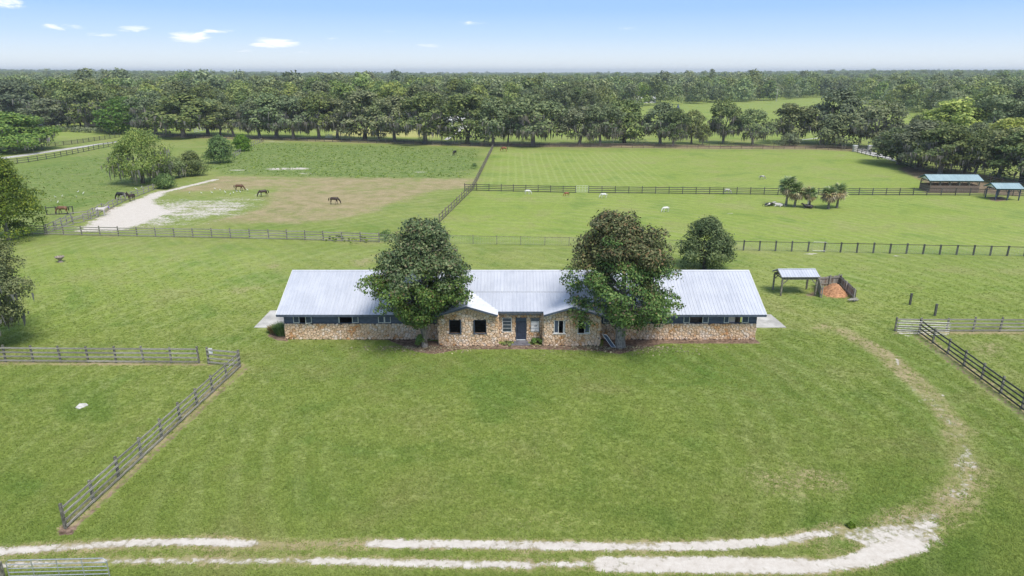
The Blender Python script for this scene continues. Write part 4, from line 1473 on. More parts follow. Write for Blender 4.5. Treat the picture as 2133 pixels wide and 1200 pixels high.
def moss_mesh(name, pts, rs, length, width, mat, per=3):
    """hanging tufts of moss: narrow tapering strips"""
    V, F = [], []
    n = 0
    for p in pts:
        for _ in range(per):
            q = np.array(p) + rs.normal(scale=(.35, .35, .15))
            L = length * rs.uniform(.4, 1.3)
            w = width * rs.uniform(.5, 1.3)
            a = rs.uniform(0, math.pi)
            dx, dy = math.cos(a) * w / 2, math.sin(a) * w / 2
            sx, sy = rs.normal(scale=.08 * L, size=2)
            V += [(q[0] - dx, q[1] - dy, q[2]), (q[0] + dx, q[1] + dy, q[2]), (q[0] + dx * .7 + sx * .6, q[1] + dy * .7 + sy * .6, q[2] - L * .6), (q[0] + sx, q[1] + sy, q[2] - L)]
            F.append((n, n + 1, n + 2, n + 3)); n += 4
    return np_mesh(name, np.array(V), np.array(F), mat)


def tree_thing(name, loc, rz, trunk_me, crown_me, label, group=None, scale=(1, 1, 1), moss_me=None, cat='tree'):
    r = empty(name, loc, rz, label, cat, group)
    r.scale = scale
    put('trunk', trunk_me, r)
    put('crown', crown_me, r)
    if moss_me: tag(put('moss', moss_me, r), kind='stuff')
    return r


# two magnolias in front of the barn
def magnolia(px, py, prof, H0, H1, n, r_l, mat_top, mat_low, seed, label, cx=None, forks=4, r0=.28, fork_at=.2, extra=None):
    rs = np.random.RandomState(seed)
    P = at(px, py)
    root = empty('magnolia_tree', P, 0, label, 'tree')
    g, ends = trunk_geo(H1 * .85, r0, forks, 2.6, rs, 0, fork_at, .72, 3)
    g.tube([(0, 0, -.2), (.05, .0, 3), (.0, .1, H1 * .8)], [r0, r0 * .8, .05], 9)
    for k in range(22):                                                       # limbs out to the sprays
        a = rs.uniform(0, 6.28); t = rs.uniform(.1, .85); z = H0 + (H1 - H0) * t
        R = prof(t, a) * .62
        g.tube([(0, 0, z - 1.2), (R * .5 * math.cos(a), R * .5 * math.sin(a), z - .4), (R * math.cos(a), R * math.sin(a), z)], [.09, .06, .02], 5)
    g.build('trunk', M['bark'], root, smooth=True)
    L = lobes(prof, H0, H1, n, rs, r_l, cx=cx)
    if extra is not None: L = np.vstack([L, extra])
    zc = H0 + (H1 - H0) * .55
    ctr = (0, 0, H0 + (H1 - H0) * .4)
    up, lo = L[L[:, 2] + rs.normal(scale=.9, size=len(L)) > zc], L[L[:, 2] <= 1e9]
    k = L[:, 2] + rs.normal(scale=1.1, size=len(L)) > zc
    put('crown', crown_mesh('crown', L[~k], 190, .22, mat_low, rs, .7, .65, .62, .22, .12, ctr), root)
    put('crown', crown_mesh('crown', L[k], 190, .22, mat_top, rs, .7, .65, .62, .26, .12, ctr), root)['label'] = 'bronze tinted upper crown'
    return root


def profA(t, a):
    base = 6.1 * math.sin(math.pi * min(1, (t * .80 + .17))) ** .75 if t < .4 else 6.0 - 4.3 * ((t - .4) / .6) ** 1.2
    k = 1 + .16 * math.sin(3 * a + 5 * t) + .10 * math.sin(7 * a - 9 * t)
    if t < .25: base *= .55 + 1.6 * t
    return base * k * .83


def profB(t, a):
    base = (4.0 + 7 * t) if t < .22 else 5.5 - 3.3 * ((t - .22) / .78) ** 1.4
    k = 1 + .22 * math.sin(2 * a + 13 * t) + .12 * math.sin(5 * a - 17 * t)
    return base * k * .90


magnolia(885, 722, profA, 2.5, 10.9, 255, .82, M['leaf_magnolia_mid'], M['leaf_magnolia'], 5,
         'broad dark green magnolia with pale forked trunks before the left bay of the barn', cx=lambda t: (-.35 + .5 * t, .3), r0=.26)
magnolia(1292, 722, profB, 2.1, 11.4, 270, .80, M['leaf_magnolia_brown'], M['leaf_magnolia'], 9,
         'tall bronze tinted magnolia with one thick grey trunk beside the right bay', cx=lambda t: (-.25 + .9 * math.sin(t * 5) * .5, .3), r0=.42, forks=3, fork_at=.3,
         extra=np.array([(-1.9, 0, 11.0, 1.0), (-3.3, .5, 9.3, .9), (-1.2, .2, 11.5, .8), (2.2, .2, 9.3, 1.2), (2.9, 0, 8.7, 1.1), (2.9, .3, 9.9, .9), (1.8, 0, 10.2, 1.0), (-3.6, .3, 8.6, .9), (-2.6, .2, 9.9, .9), (4.3, .3, 6.5, .8), (-4.6, 0, 6.0, .9)]))


# shared live oaks for the tree lines and the woodland
def oak_prof(w, low=.5, r=None, p=.7):
    k1, k2 = (r or random).uniform(0, 6), (r or random).uniform(0, 6)
    return lambda t, a: w * (low + (1 - low) * min(1, t * 3.2)) * max(.12, 1 - max(0, t - .25) ** 1.5 / .75 ** 1.5 * .80) ** p * (1 + .14 * math.sin(3 * a + k1 + 4 * t) + .09 * math.sin(5 * a + k2 - 7 * t))


def make_variant(seed, H=14.0, W=7.5, H0=2.6, n=60, per=85, size=.62, r_l=1.55, mat='leaf_oak', mossy=1.0, trunk=True, r0=.45, low=.55, jit=.55, fork_at=.28, moss_len=1.7):
    rs = np.random.RandomState(seed)
    rr = random.Random(seed)
    L = lobes(oak_prof(W, low, rr), H0 + r_l * .5, H - r_l * .75, n, rs, r_l)
    cm = crown_mesh('oak_crown', L, per, size, M[mat], rs, .78, jit, .62, .14, .10, (0, 0, H * .42))
    g, ends = trunk_geo(H * .8, r0, 4, W * .55, rs, rs.uniform(-.4, .4), fork_at, .75)
    tm = g.mesh('oak_trunk', M['bark_dark'] if rr.random() < .6 else M['bark'])
    mm = None
    if mossy:
        lowk = L[(L[:, 2] < H * .62)]
        pts = []
        for x, y, z, r in lowk:
            for _ in range(int(3.2 * mossy + 1)):
                d = unit(1, rs)[0]
                pts.append((x + d[0] * r * 1.0, y + d[1] * r * 1.0, z - abs(d[2]) * r * .5 + rs.uniform(-.2, .6)))
        mm = moss_mesh('moss', pts, rs, moss_len, .30, M['moss'], 3)
    return tm, cm, mm


OAK = [make_variant(100 + i, H=14 + (i % 3) * .8, W=7.2 + (i % 2), mossy=(.7, 1.6, .4, 1.1, 2.2, .8)[i], H0=(2.0, 2.5, 1.2, 2.9, 2.0, 2.3)[i], n=68, per=80, low=.58) for i in range(6)]
GREEN = [make_variant(200 + i, H=11, W=5.6, H0=.6, mat='leaf_green', mossy=0, n=55, per=80, size=.5, r_l=1.35, low=.8, r0=.3) for i in range(2)]
BRIGHT = [make_variant(220 + i, H=14, W=5.8, H0=1.5, mat='leaf_bright', mossy=0, n=90, per=110, size=.5, r_l=1.35, low=.7, r0=.35) for i in range(2)]
DARKB = [make_variant(230 + i, H=9, W=6.2, H0=.5, mat='leaf_oak', mossy=.3, n=55, per=80, size=.5, r_l=1.4, low=.85, r0=.35) for i in range(2)]
OLIVE = [make_variant(250, H=12, W=7.5, H0=1.0, mat='leaf_olive', mossy=.3, n=110, per=130, size=.5, r_l=1.6, low=.95, r0=.4)]
PINE = [make_variant(240, H=22, W=3.4, H0=11, mat='leaf_oak', mossy=0, n=22, per=60, size=.6, r_l=1.2, low=.6, r0=.3, fork_at=.55)]
FOR = [make_variant(300 + i, H=14.5, W=7.5 + i % 2, H0=1.4, mat='leaf_forest', mossy=(0, 1.0, .5, 0)[i % 4], n=44, per=52, size=.85, r_l=1.9, low=.75, r0=.4, moss_len=1.6) for i in range(5)]
BUSH = [make_variant(400 + i, H=2.2, W=1.6, H0=.0, mat=('leaf_green', 'leaf_olive')[i % 2], mossy=0, n=26, per=60, size=.24, r_l=.5, low=.9, r0=.05) for i in range(3)]


def px_tree(kind, px, py, top, wpx, label, group=None, H=None, W=None, i=0, rz=None, name='oak_tree'):
    """tree at the foot (px, py) seen in the photograph; real height and width from its distance"""
    P = at(px, py)
    z = P.y * _c + CAM_H * _s
    # height: plane through the foot
    v = (600 - top) / FPX
    d = Vector((0, _c + v * _s, -_s + v * _c))
    h = CAM_H + d.z * (P.y / d.y)
    w = wpx * z / FPX
    tm, cm, mm = kind[i % len(kind)]
    bb = [vv.co for vv in cm.vertices]
    key = cm.name
    if key not in _BB:
        a = np.empty(len(cm.vertices) * 3, np.float32); cm.vertices.foreach_get('co', a); a = a.reshape(-1, 3)
        _BB[key] = (np.percentile(a[:, 2], 99.7), np.percentile(np.abs(a[:, 0]), 98) * 2)
    H_, W_ = _BB[key]
    return tree_thing(name, P, RS.uniform(0, 6.28) if rz is None else rz, tm, cm, label, group, (w / W_, w / W_, h / H_), mm)


_BB = {}
G1 = 'moss-hung oaks along the far paddock fence'
line = [  # px, base, top, width, kind, label
    (383, 286, 196, 118, 0, 'moss-hung oak at the left end of the far fence line, behind the white rail fence'),
    (434, 281, 205, 96, 1, 'oak with a bare trunk just right of the white rail fence'),
    (459, 282, 212, 60, 5, 'slim oak standing second right of the white rail fence'),
    (487, 284, 218, 62, 3, 'open oak with hanging moss against the lit lawn behind the two green bushes'),
    (541, 287, 205, 84, 4, 'mossy oak with a tall dark trunk above the sunlit lawn strip'),
    (576, 287, 195, 92, 0, 'dense oak with several trunks at the right end of the sunlit lawn strip'),
    (612, 289, 200, 90, 1, 'dark oak left of the small white fence under the far tree line'),
    (665, 289, 192, 92, 4, 'grey moss-covered oak over the small white fence'),
    (703, 288, 205, 70, 3, 'grey mossy oak at the left edge of the golden field'),
    (760, 292, 190, 96, 2, 'oak with twin trunks in front of the golden field'),
    (789, 294, 212, 60, 5, 'slim dark oak in front of the middle of the golden field'),
    (822, 294, 200, 76, 0, 'oak with hanging tufts at the right end of the golden field'),
    (886, 299, 192, 116, 1, 'broad oak whose crown sweeps to the ground left of the pale path'),
    (973, 300, 196, 100, 2, 'round oak with low foliage just right of the pale path'),
    (1027, 303, 205, 74, 0, 'dark oak at the far end of the diagonal board fence'),
    (1058, 301, 214, 56, 5, 'thin oak right of the far end of the diagonal board fence'),
    (1110, 303, 198, 128, 4, 'wide grey oak heavy with moss above the grazing chestnut horse'),
    (1206, 303, 222, 84, 3, 'oak with brown moss right of the widest grey oak'),
    (1250, 304, 216, 84, 4, 'grey oak with a leafy green skirt at its trunk'),
    (1300, 299, 208, 92, 2, 'rounded olive green oak standing clear on the sunlit lawn'),
    (1375, 301, 214, 80, 0, 'oak with several stems right of the rounded olive green oak'),
    (1402, 305, 226, 66, 1, 'grey green oak at the fence before the sunlit right lawn'),
    (1440, 300, 230, 52, 3, 'narrow ragged oak with gaps on the right lawn'),
    (1463, 302, 258, 34, 5, 'small ragged tree between two mossy oaks on the right lawn'),
    (1506, 299, 206, 78, 4, 'mossy oak with a single dark trunk on the right lawn'),
    (1567, 302, 228, 74, 1, 'dark ivy-wrapped oak on the right lawn'),
    (1648, 299, 216, 98, 3, 'spreading open oak in the middle of the far right lawn'),
    (1822, 309, 210, 124, 4, 'pale grey moss-covered oak above the gate piers'),
    (1735, 300, 186, 110, 0, 'tall olive crowned oak behind the dark round tree by the gate'),
]
for i, (px, py, tp, w, k, lab) in enumerate(line):
    px_tree(OAK, px, py, tp, w * (1.12 if px < 1290 else .98), lab, G1, i=k)
px_tree(DARKB, 1747, 306, 236, 96, 'dense dark round tree left of the gate piers', None, i=0)
px_tree(DARKB, 1645, 303, 276, 40, 'low dark bushy tree under the spreading open oak', None, i=1)
# left side
px_tree(GREEN, 268, 277, 203, 124, 'large rounded green tree behind the moss-draped tree of the left pasture', None, i=0, name='broadleaf_tree')
px_tree(OAK, 182, 268, 172, 92, 'tall oak with a pale bare trunk beside the pinkish house', None, i=3)
px_tree(OAK, 112, 268, 205, 110, 'low spreading oak over the dark hedge at the far left', None, i=2)
px_tree(OAK, 40, 263, 168, 110, 'dark woodland oak behind the rounded oak at the left edge', None, i=0)
px_tree(OLIVE, 22, 315, 234, 165, 'rounded live oak with an olive crown beside the road at the left edge', None, i=0)
px_tree(OAK, 325, 280, 190, 100, 'dark mossy oak right of the large rounded green tree', None, i=4)
G2 = 'dark oaks in the clump behind the right-hand shelters'
clump = [(1872, 342, 268, 96, 0, OAK, 'dark oak at the left tip of the right-hand clump, nearest the gate piers'),
         (1915, 350, 252, 96, 2, OAK, 'dark oak second from the left tip of the right-hand clump'),
         (1958, 362, 258, 110, 1, OAK, 'olive grey oak in the clump directly behind the long green roofed shelter'),
         (2008, 362, 282, 90, 0, DARKB, 'low dark rounded tree behind the right end of the long shelter'),
         (2028, 368, 270, 84, 5, OAK, 'grey green oak with a visible trunk above the small blue-post shelter'),
         (2078, 372, 266, 92, 3, OAK, 'oak with two dark trunks right of the small blue-post shelter'),
         (2128, 380, 272, 110, 2, OAK, 'dark oak cut by the right edge of the clump'),
         (2200, 395, 280, 110, 1, OAK, 'dark oak beyond the right edge of the clump')]
for i, (px, py, tp, w, k, kind, lab) in enumerate(clump):
    px_tree(kind, px, py, tp, w * 1.15, lab, G2, i=k)
px_tree(BRIGHT, 1972, 312, 206, 128, 'tall bright yellow-green tree behind the right-hand clump', None, i=0, name='broadleaf_tree')
px_tree(BRIGHT, 2092, 330, 246, 104, 'second smaller yellow-green tree by the right edge', None, i=1, name='broadleaf_tree')
px_tree(OAK, 1905, 318, 240, 60, 'small olive oak left of the tall yellow-green tree', None, i=5)
px_tree(OAK, 2062, 315, 200, 110, 'pale green oak right behind the tall yellow-green tree', None, i=3)
px_tree(OAK, 2130, 322, 215, 90, 'pale green oak at the right edge above the smaller yellow-green tree', None, i=2)
px_tree(OAK, 2025, 330, 255, 60, 'dark oak between the two yellow-green trees', None, i=0)


# left pasture: moss-draped tree with bushes
def special(name, px, py, top, wpx, kind_args, label, cat='tree'):
    P = at(px, py)
    z = P.y * _c + CAM_H * _s
    v = (600 - top) / FPX
    d = Vector((0, _c + v * _s, -_s + v * _c))
    h = CAM_H + d.z * (P.y / d.y)
    w = wpx * z / FPX
    tm, cm, mm = make_variant(H=h, W=w / 2 * .95, **kind_args)
    return tree_thing(name, P, 0, tm, cm, label, None, (1, 1, 1), mm, cat)


special('broadleaf_tree', 298, 382, 266, 138, dict(seed=501, H0=.8, n=110, per=130, size=.36, r_l=1.5, mat='leaf_olive', mossy=.35, r0=.4, low=.8, moss_len=1.8), 'tall light green moss-draped tree in the left pasture')
special('broadleaf_tree', 352, 372, 322, 84, dict(seed=502, H0=.1, n=80, per=120, size=.34, r_l=1.2, mat='leaf_olive', mossy=.1, r0=.2, low=.9), 'low light green tree joined to the right side of the moss-draped tree')
special('broadleaf_tree', 402, 366, 315, 66, dict(seed=503, H0=.1, n=70, per=110, size=.32, r_l=1.2, mat='leaf_oak', mossy=.0, r0=.2, low=.9), 'grey green bushy tree right of the moss-draped tree, above the bare sand', )
special('bush', 345, 392, 362, 56, dict(seed=504, H0=.0, n=60, per=110, size=.30, r_l=.9, mat='leaf_green', mossy=0, r0=.08, low=.95), 'bright green bush at the fence below the moss-draped tree', 'bush')
special('bush', 322, 378, 340, 34, dict(seed=505, H0=.0, n=24, per=70, size=.26, r_l=.6, mat='leaf_olive', mossy=0, r0=.08, low=.95), 'yellow-green shrub at the foot of the moss-draped tree', 'bush')
special('bush', 459, 340, 283, 64, dict(seed=506, H0=.0, n=75, per=130, size=.38, r_l=1.5, mat='leaf_green', mossy=0, r0=.15, low=.95), 'larger of the two round green bushes on the old fence line', 'bush')
special('bush', 505, 315, 279, 42, dict(seed=507, H0=.0, n=60, per=120, size=.38, r_l=1.3, mat='leaf_green', mossy=0, r0=.15, low=.95), 'smaller and farther of the two round green bushes on the old fence line', 'bush')
# near left edge
special('broadleaf_tree', 18, 500, 325, 158, dict(seed=510, H0=.2, n=120, per=190, size=.28, r_l=1.3, mat='leaf_lime', mossy=0, r0=.3, low=.9), 'yellow-green tree at the left edge behind the cross fence')
special('oak_tree', -12, 722, 478, 225, dict(seed=511, H0=1.6, n=95, per=260, size=.20, r_l=.95, mat='leaf_oak', mossy=.2, r0=.35, low=.7, moss_len=.8), 'large grey-green oak leaning in at the left edge above the board fence')
special('oak_tree', 1467, 561, 452, 132, dict(seed=512, H0=.0, n=85, per=190, size=.24, r_l=.95, mat='leaf_oak', mossy=0, r0=.22, low=.7), 'mid-sized dark green oak standing behind the barn roof')

# ---------------------------------------------------------------- woodland beyond the paddocks
def edge_px(px):
    return float(np.interp(px, [-600, 0, 330, 420, 640, 1240, 1300, 1520, 1610, 1700, 1760, 1850, 1930, 2133, 3000], [266, 264, 266, 256, 250, 250, 224, 214, 210, 203, 204, 224, 242, 260, 300]))


frs = np.random.RandomState(21)
pts = []
D = 250.0
while D < 5200:
    sp = 12.5 + (D - 250) * .0085
    half = .84 * D + 40
    n = int(2 * half / sp)
    for i in range(n):
        x = -half + (i + frs.uniform(.05, .95)) * sp
        y = D + frs.uniform(-.5, .5) * sp
        px, py = to_px(x, y)
        if py > edge_px(px): continue
        if 1300 < px < 1760 and py > 206 and frs.rand() < .12: continue
        if 1180 < px < 1420 and 208 < py < 216 and frs.rand() < .6: continue
        pts.append((x, y))
    D += sp * .92
pts = np.array(pts)
order = np.argsort(pts[:, 1])
pts = pts[order]


def hgt(x, y):
    return float(hill(np.array([x]), np.array([y]))[0])


for k in range(len(pts)):
    pass
NI = 215
nrs = random.Random(5)
for x, y in pts[:NI]:
    tm, cm, mm = FOR[nrs.randrange(5)]
    s = nrs.uniform(.78, 1.30)
    if x < -60: s *= 1.08
    px = to_px(x, y)[0]
    where = [w for lim, w in ((120, 'behind the rounded oak at the left edge'), (260, 'around the pinkish house'), (400, 'behind the white rail fence'),
                              (620, 'behind the sunlit lawn strip at the left'), (860, 'behind the golden field'), (1060, 'behind the pale path'),
                              (1300, 'behind the wide grey mossy oak'), (1720, 'behind the sunlit right lawn'), (1900, 'behind the gate piers'),
                              (9999, 'behind the yellow-green trees at the right')) if px < lim][0]
    tree_thing('woodland_tree', (x, y, 0), nrs.uniform(0, 6.28), tm, cm, ('grey moss-hung oak' if mm else 'dense dark green oak') + ' in the woodland front ' + where, 'front trees of the far woodland', (s, s, s * nrs.uniform(.9, 1.12)), mm)
for px, py, tp, w, lab in ((1479, 172, 143, 16, 'lone pine standing above the woodland skyline'), (1617, 212, 170, 14, 'tall thin pine before the far woodland on the right')):
    P = at(px, 200)
    v = (600 - tp) / FPX; d = Vector((0, _c + v * _s, -_s + v * _c)); h = CAM_H + d.z * (P.y / d.y)
    tree_thing('pine_tree', P, 0, PINE[0][0], PINE[0][1], lab, None, (1.6, 1.6, h / 22))


def scatter(name, P3, meshes, smin, smax, seed, scl=None):
    """one object: points instanced by geometry nodes with the given meshes"""
    me = bpy.data.meshes.new(name)
    me.vertices.add(len(P3))
    me.vertices.foreach_set('co', np.asarray(P3, np.float32).ravel())
    rs = np.random.RandomState(seed)
    for nm, arr in (('rot', rs.uniform(0, 6.28, len(P3))), ('scl', rs.uniform(smin, smax, len(P3)) if scl is None else scl)):
        a = me.attributes.new(nm, 'FLOAT', 'POINT')
        a.data.foreach_set('value', arr.astype(np.float32))
    a = me.attributes.new('pick', 'INT', 'POINT')
    a.data.foreach_set('value', rs.randint(0, len(meshes), len(P3)).astype(np.int32))
    o = bpy.data.objects.new(name, me)
    link(o)
    src = bpy.data.collections.new(name + '_sources')
    for i, m_ in enumerate(meshes):
        s = bpy.data.objects.new('%s_source_%02d' % (name, i), m_)
        src.objects.link(s)
    ng = bpy.data.node_groups.new(name, 'GeometryNodeTree')
    ng.interface.new_socket('Geometry', in_out='INPUT', socket_type='NodeSocketGeometry')
    ng.interface.new_socket('Geometry', in_out='OUTPUT', socket_type='NodeSocketGeometry')
    gi = ng.nodes.new('NodeGroupInput'); go = ng.nodes.new('NodeGroupOutput')
    ci = ng.nodes.new('GeometryNodeCollectionInfo')
    ci.inputs['Collection'].default_value = src
    ci.inputs['Separate Children'].default_value = True
    ip = ng.nodes.new('GeometryNodeInstanceOnPoints')
    ip.inputs['Pick Instance'].default_value = True

    def named(nm, t):
        n = ng.nodes.new('GeometryNodeInputNamedAttribute')
        n.data_type = t
        n.inputs['Name'].default_value = nm
        return n.outputs[0]
    cx = ng.nodes.new('ShaderNodeCombineXYZ'); ng.links.new(named('rot', 'FLOAT'), cx.inputs[2])
    er = ng.nodes.new('FunctionNodeEulerToRotation'); ng.links.new(cx.outputs[0], er.inputs[0])
    ng.links.new(gi.outputs[0], ip.inputs['Points'])
    ng.links.new(ci.outputs[0], ip.inputs['Instance'])
    ng.links.new(named('pick', 'INT'), ip.inputs['Instance Index'])
    ng.links.new(er.outputs[0], ip.inputs['Rotation'])
    sc_ = ng.nodes.new('ShaderNodeCombineXYZ')
    nn = named('scl', 'FLOAT')
    for q in range(3): ng.links.new(nn, sc_.inputs[q])
    ng.links.new(sc_.outputs[0], ip.inputs['Scale'])
    ng.links.new(ip.outputs[0], go.inputs[0])
    md = o.modifiers.new('scatter', 'NODES')
    md.node_group = ng
    return o


far = pts[NI:]
fz = hill(far[:, 0], far[:, 1])
FARM = [make_variant(330 + i, H=14.5, W=8.5, H0=.5, mat='leaf_forest', mossy=(0, 1.2, 0)[i], n=26, per=34, size=1.25, r_l=2.5, low=.9, r0=.4, moss_len=1.8) for i in range(3)]
FM = []
for i, (tm, cm, mm) in enumerate([FARM[0], FARM[1], FARM[2]]):
    FM.append(cm)
fs = frs.uniform(.72, 1.42, len(far))
fs[frs.rand(len(far)) < .03] *= 1.3
wood = scatter('woodland', np.column_stack([far, fz]), FM, 0, 0, 3, fs)
tag(wood, 'dark green woodland running back to the horizon', None, None, 'stuff')

# ---------------------------------------------------------------- fences
frng = random.Random(17)


def fence(label, pts, rails=4, H=1.35, sp=2.45, rail_mat='wood_grey', post_mat='post_wood', rail_h=.13, post=.13, world=False, top_only=False, mesh=False, name='board_fence', group=None, wob=.02, side=-1, base=.18, missing=()):
    P = [Vector(p) for p in pts] if world else [at(*p) for p in pts]
    root = empty(name, P[0], 0, label, 'fence', group)
    O = P[0].copy()
    pm = Geo().box((0, 0, (H + .1) / 2 - .15), (post, post, H + .4)).mesh('post_shape', M[post_mat])
    g = Geo(); g.box((.5, 0, 0), (1, .035, rail_h)); rm = g.mesh('rail_shape', M[rail_mat])
    first = True
    bay = 0
    for a, b in zip(P[:-1], P[1:]):
        L = (b - a).length
        n = max(1, round(L / sp))
        d = (b - a) / n
        ang = math.atan2(d.y, d.x)
        nrm = Vector((-math.sin(ang), math.cos(ang), 0)) * side
        for i in range(n + 1):
            if i == 0 and not first: continue
            p = a + d * i - O
            put('post', pm, root, p, (frng.uniform(-.015, .015), frng.uniform(-.02, .02), ang), (1, 1, frng.uniform(.96, 1.05)))
        first = False
        zs = [base + (H - .08 - base) * k / (rails - 1) for k in range(rails)] if rails > 1 else [H]
        if top_only: zs = [H - .02]
        for i in range(n):
            bay += 1
            for k, z in enumerate(zs):
                if (bay, k) in missing: continue
                z0, z1 = z + frng.uniform(-wob, wob), z + frng.uniform(-wob, wob)
                q = a + d * i - O + nrm * (post / 2 + .022)
                put('rail', rm, root, (q.x, q.y, z0), (0, -math.atan2(z1 - z0, d.length), ang), (d.length * .995, 1, 1))
        if mesh:
            g = Geo()
            for z in np.arange(.1, H - .1, .16):
                g.beam(a - O + nrm * .1 + Vector((0, 0, z)), b - O + nrm * .1 + Vector((0, 0, z)), .008, .012)
            m = int(L / .35)
            for i in range(m):
                p = a + (b - a) * (i / m) - O + nrm * .1
                g.beam(p + Vector((0, 0, .05)), p + Vector((0, 0, H - .05)), .008, .008)
            g.build('wire_mesh', M['steel'], root)
    return root


fence('four-rail weathered board fence running from the left edge to the gap beside the white sign', [(-330, 752), (415, 757)], 4, 1.38, 2.3, 'wood_grey', 'post_wood')
fence('short four-rail fence section carrying the small white sign', [(435, 758), (500, 764)], 4, 1.38, 2.4)
fence('long four-rail fence slanting from the corner by the white sign to the track', [(500, 765), (137, 1101)], 4, 1.38, 2.35, rail_h=.12, side=1)
fence('dark four-rail board fence slanting out of the picture at the right edge', [(1914, 694), (2128, 853), (2330, 1003)], 4, 1.35, 2.55, 'wood_black', 'post_wood', missing=((2, 1),))
fence('weathered four-rail fence behind the leaning gates at the right edge', [(1864, 690), (1915, 691), (2250, 691)], 4, 1.3, 2.5, 'wood_grey', 'post_wood')
fence('long three-rail grey fence between the lawn and the sandy paddock', [(40, 487), (95, 489), (560, 498), (790, 505)], 4, 1.35, 2.9, 'wood_grey', 'post_wood', wob=.05)
fence('thin wire fence with a top rail passing behind both magnolias', [(790, 505), (1185, 512), (1515, 521)], 1, 1.2, 3.2, 'post_wood', 'post_wood', top_only=True, mesh=True, rail_h=.05, post=.08, name='wire_fence')
fence('wire fence with dark square posts at the back of the right lawn', [(1515, 521), (2133, 534), (2400, 540)], 1, 1.3, 2.15, 'wood_black', 'wood_black', top_only=True, mesh=True, rail_h=.08, post=.17, name='wire_fence')
fence('diagonal board fence between the dry paddock and the bright green field', [(915, 464), (985, 395), (1027, 309)], 3, 1.4, 2.6, 'wood_brown', 'post_wood', wob=.05)
fence('dark four-rail fence across the green field, left of the thin white gate', [(968, 397), (1199, 402)], 4, 1.35, 2.6, 'wood_black', 'wood_black')
fence('dark four-rail fence across the green field, right of the thin white gate', [(1226, 402), (1620, 406), (1930, 407), (2260, 409)], 4, 1.35, 2.7, 'wood_black', 'wood_black')
fence('dark three-rail fence along the road at the far left', [(-60, 352), (60, 338), (115, 329), (245, 302)], 3, 1.35, 3.1, 'wood_black', 'wood_black')
fence('dark board fence beyond the road at the far left', [(98, 307), (150, 301), (250, 286)], 4, 1.35, 3.0, 'wood_black', 'wood_black')
fence('low dark fence along the foot of the far tree line, left part', [(330, 285), (640, 294), (1000, 305)], 3, 1.3, 3.4, 'wood_black', 'wood_black')
fence('grey brown fence along the foot of the far tree line, right part', [(1000, 305), (1250, 307), (1500, 310), (1700, 311), (1778, 315)], 4, 1.35, 3.4, 'wood_brown', 'wood_brown')
fence('dark fence curving from the gate piers down behind the right-hand clump', [(1778, 316), (1812, 325), (1860, 333), (1905, 352)], 3, 1.3, 3.0, 'wood_black', 'wood_black')
fence('dark fence beneath the right-hand oak clump behind the shelters', [(1905, 352), (2000, 368), (2133, 396), (2260, 420)], 4, 1.35, 3.0, 'wood_brown', 'wood_brown')
fence('second dark fence seen through the trunks behind the shelters', [(1960, 358), (2050, 366), (2133, 383)], 4, 1.35, 3.0, 'wood_grey', 'wood_brown')
fence('white rail fence under the far tree line, left of the lit lawn', [(405, 276), (432, 270)], 3, 1.5, 3.0, 'white', 'white')
fence('small white fence under the far tree line, left of the golden field', [(679, 288), (692, 288)], 4, 1.5, 1.5, 'white', 'white')
# tumbledown sorting pens of old rails at the left
fence('tumbledown grey rail fence rising along the left edge of the bare sand', [(218, 441), (262, 418), (300, 404), (330, 393)], 3, 1.25, 2.2, 'wood_grey', 'wood_grey', wob=.16)
fence('old leaning rail fence of the tumbledown pens nearest the cross fence', [(98, 486), (130, 474), (175, 462), (206, 452)], 3, 1.3, 1.9, 'wood_grey', 'wood_grey', wob=.25)
fence('old grey rail fence across the middle of the tumbledown pens', [(118, 478), (150, 462), (185, 456), (214, 440)], 3, 1.3, 2.0, 'wood_grey', 'wood_grey', wob=.25)
fence('dark blue-grey rail fence at the back of the tumbledown pens', [(98, 448), (118, 447), (153, 446)], 2, 1.35, 2.6, 'wood_black', 'wood_black', wob=.08)
fence('last broken rails of the old fence beside the farther green bush', [(487, 328), (502, 319)], 2, 1.2, 2.5, 'wood_grey', 'wood_grey', wob=.2)
fence('broken pale rails of the old fence right of the farther green bush', [(524, 304), (545, 296)], 2, 1.2, 2.5, 'wood_grey', 'wood_grey', wob=.2)
g = Geo(at(150, 470))
q = at(150, 470)
for k in range(60):
    a = at(frng.uniform(110, 215), frng.uniform(448, 482)) + Vector((0, 0, frng.uniform(.05, .7)))
    b = a + Vector((frng.uniform(-2.2, 2.2), frng.uniform(-1.6, 1.6), frng.uniform(-.4, .6)))
    g.beam(a, b, .05, .11)
g.build('brush_heap', M['wood_grey'], None, label='tangle of fallen grey rails and branches inside the tumbledown pens', cat='brush heap')


# ---------------------------------------------------------------- gates
def tube_gate(label, a, b, H=1.25, bars=5, mat='steel', r=.03, lift=.2, uprights=3, name='metal_gate'):
    """tubular field gate: rounded frame, level bars, uprights"""
    a, b = Vector(a), Vector(b)
    root = empty(name, a, 0, label, 'gate')
    d = b - a
    L = d.length
    u = d.normalized()
    f = lambda s, z: u * s + Vector((0, 0, z))
    c = .14
    g = Geo()
    loop = [f(c, lift), f(0, lift + c), f(0, lift + H - c), f(c, lift + H), f(L - c, lift + H), f(L, lift + H - c), f(L, lift + c), f(L - c, lift), f(c, lift)]
    g.tube(loop, r, 6, caps=False)
    g.build('frame', M[mat], root)
    for k in range(1, bars):
        g = Geo(); z = lift + H * (k / bars) ** 1.15; g.tube([f(0, z), f(L, z)], r * .8, 6); g.build('bar', M[mat], root)
    for k in range(1, uprights + 1):
        g = Geo(); s = L * k / (uprights + 1); g.tube([f(s, lift), f(s, lift + H)], r * .8, 5); g.build('upright', M[mat], root)
    return root


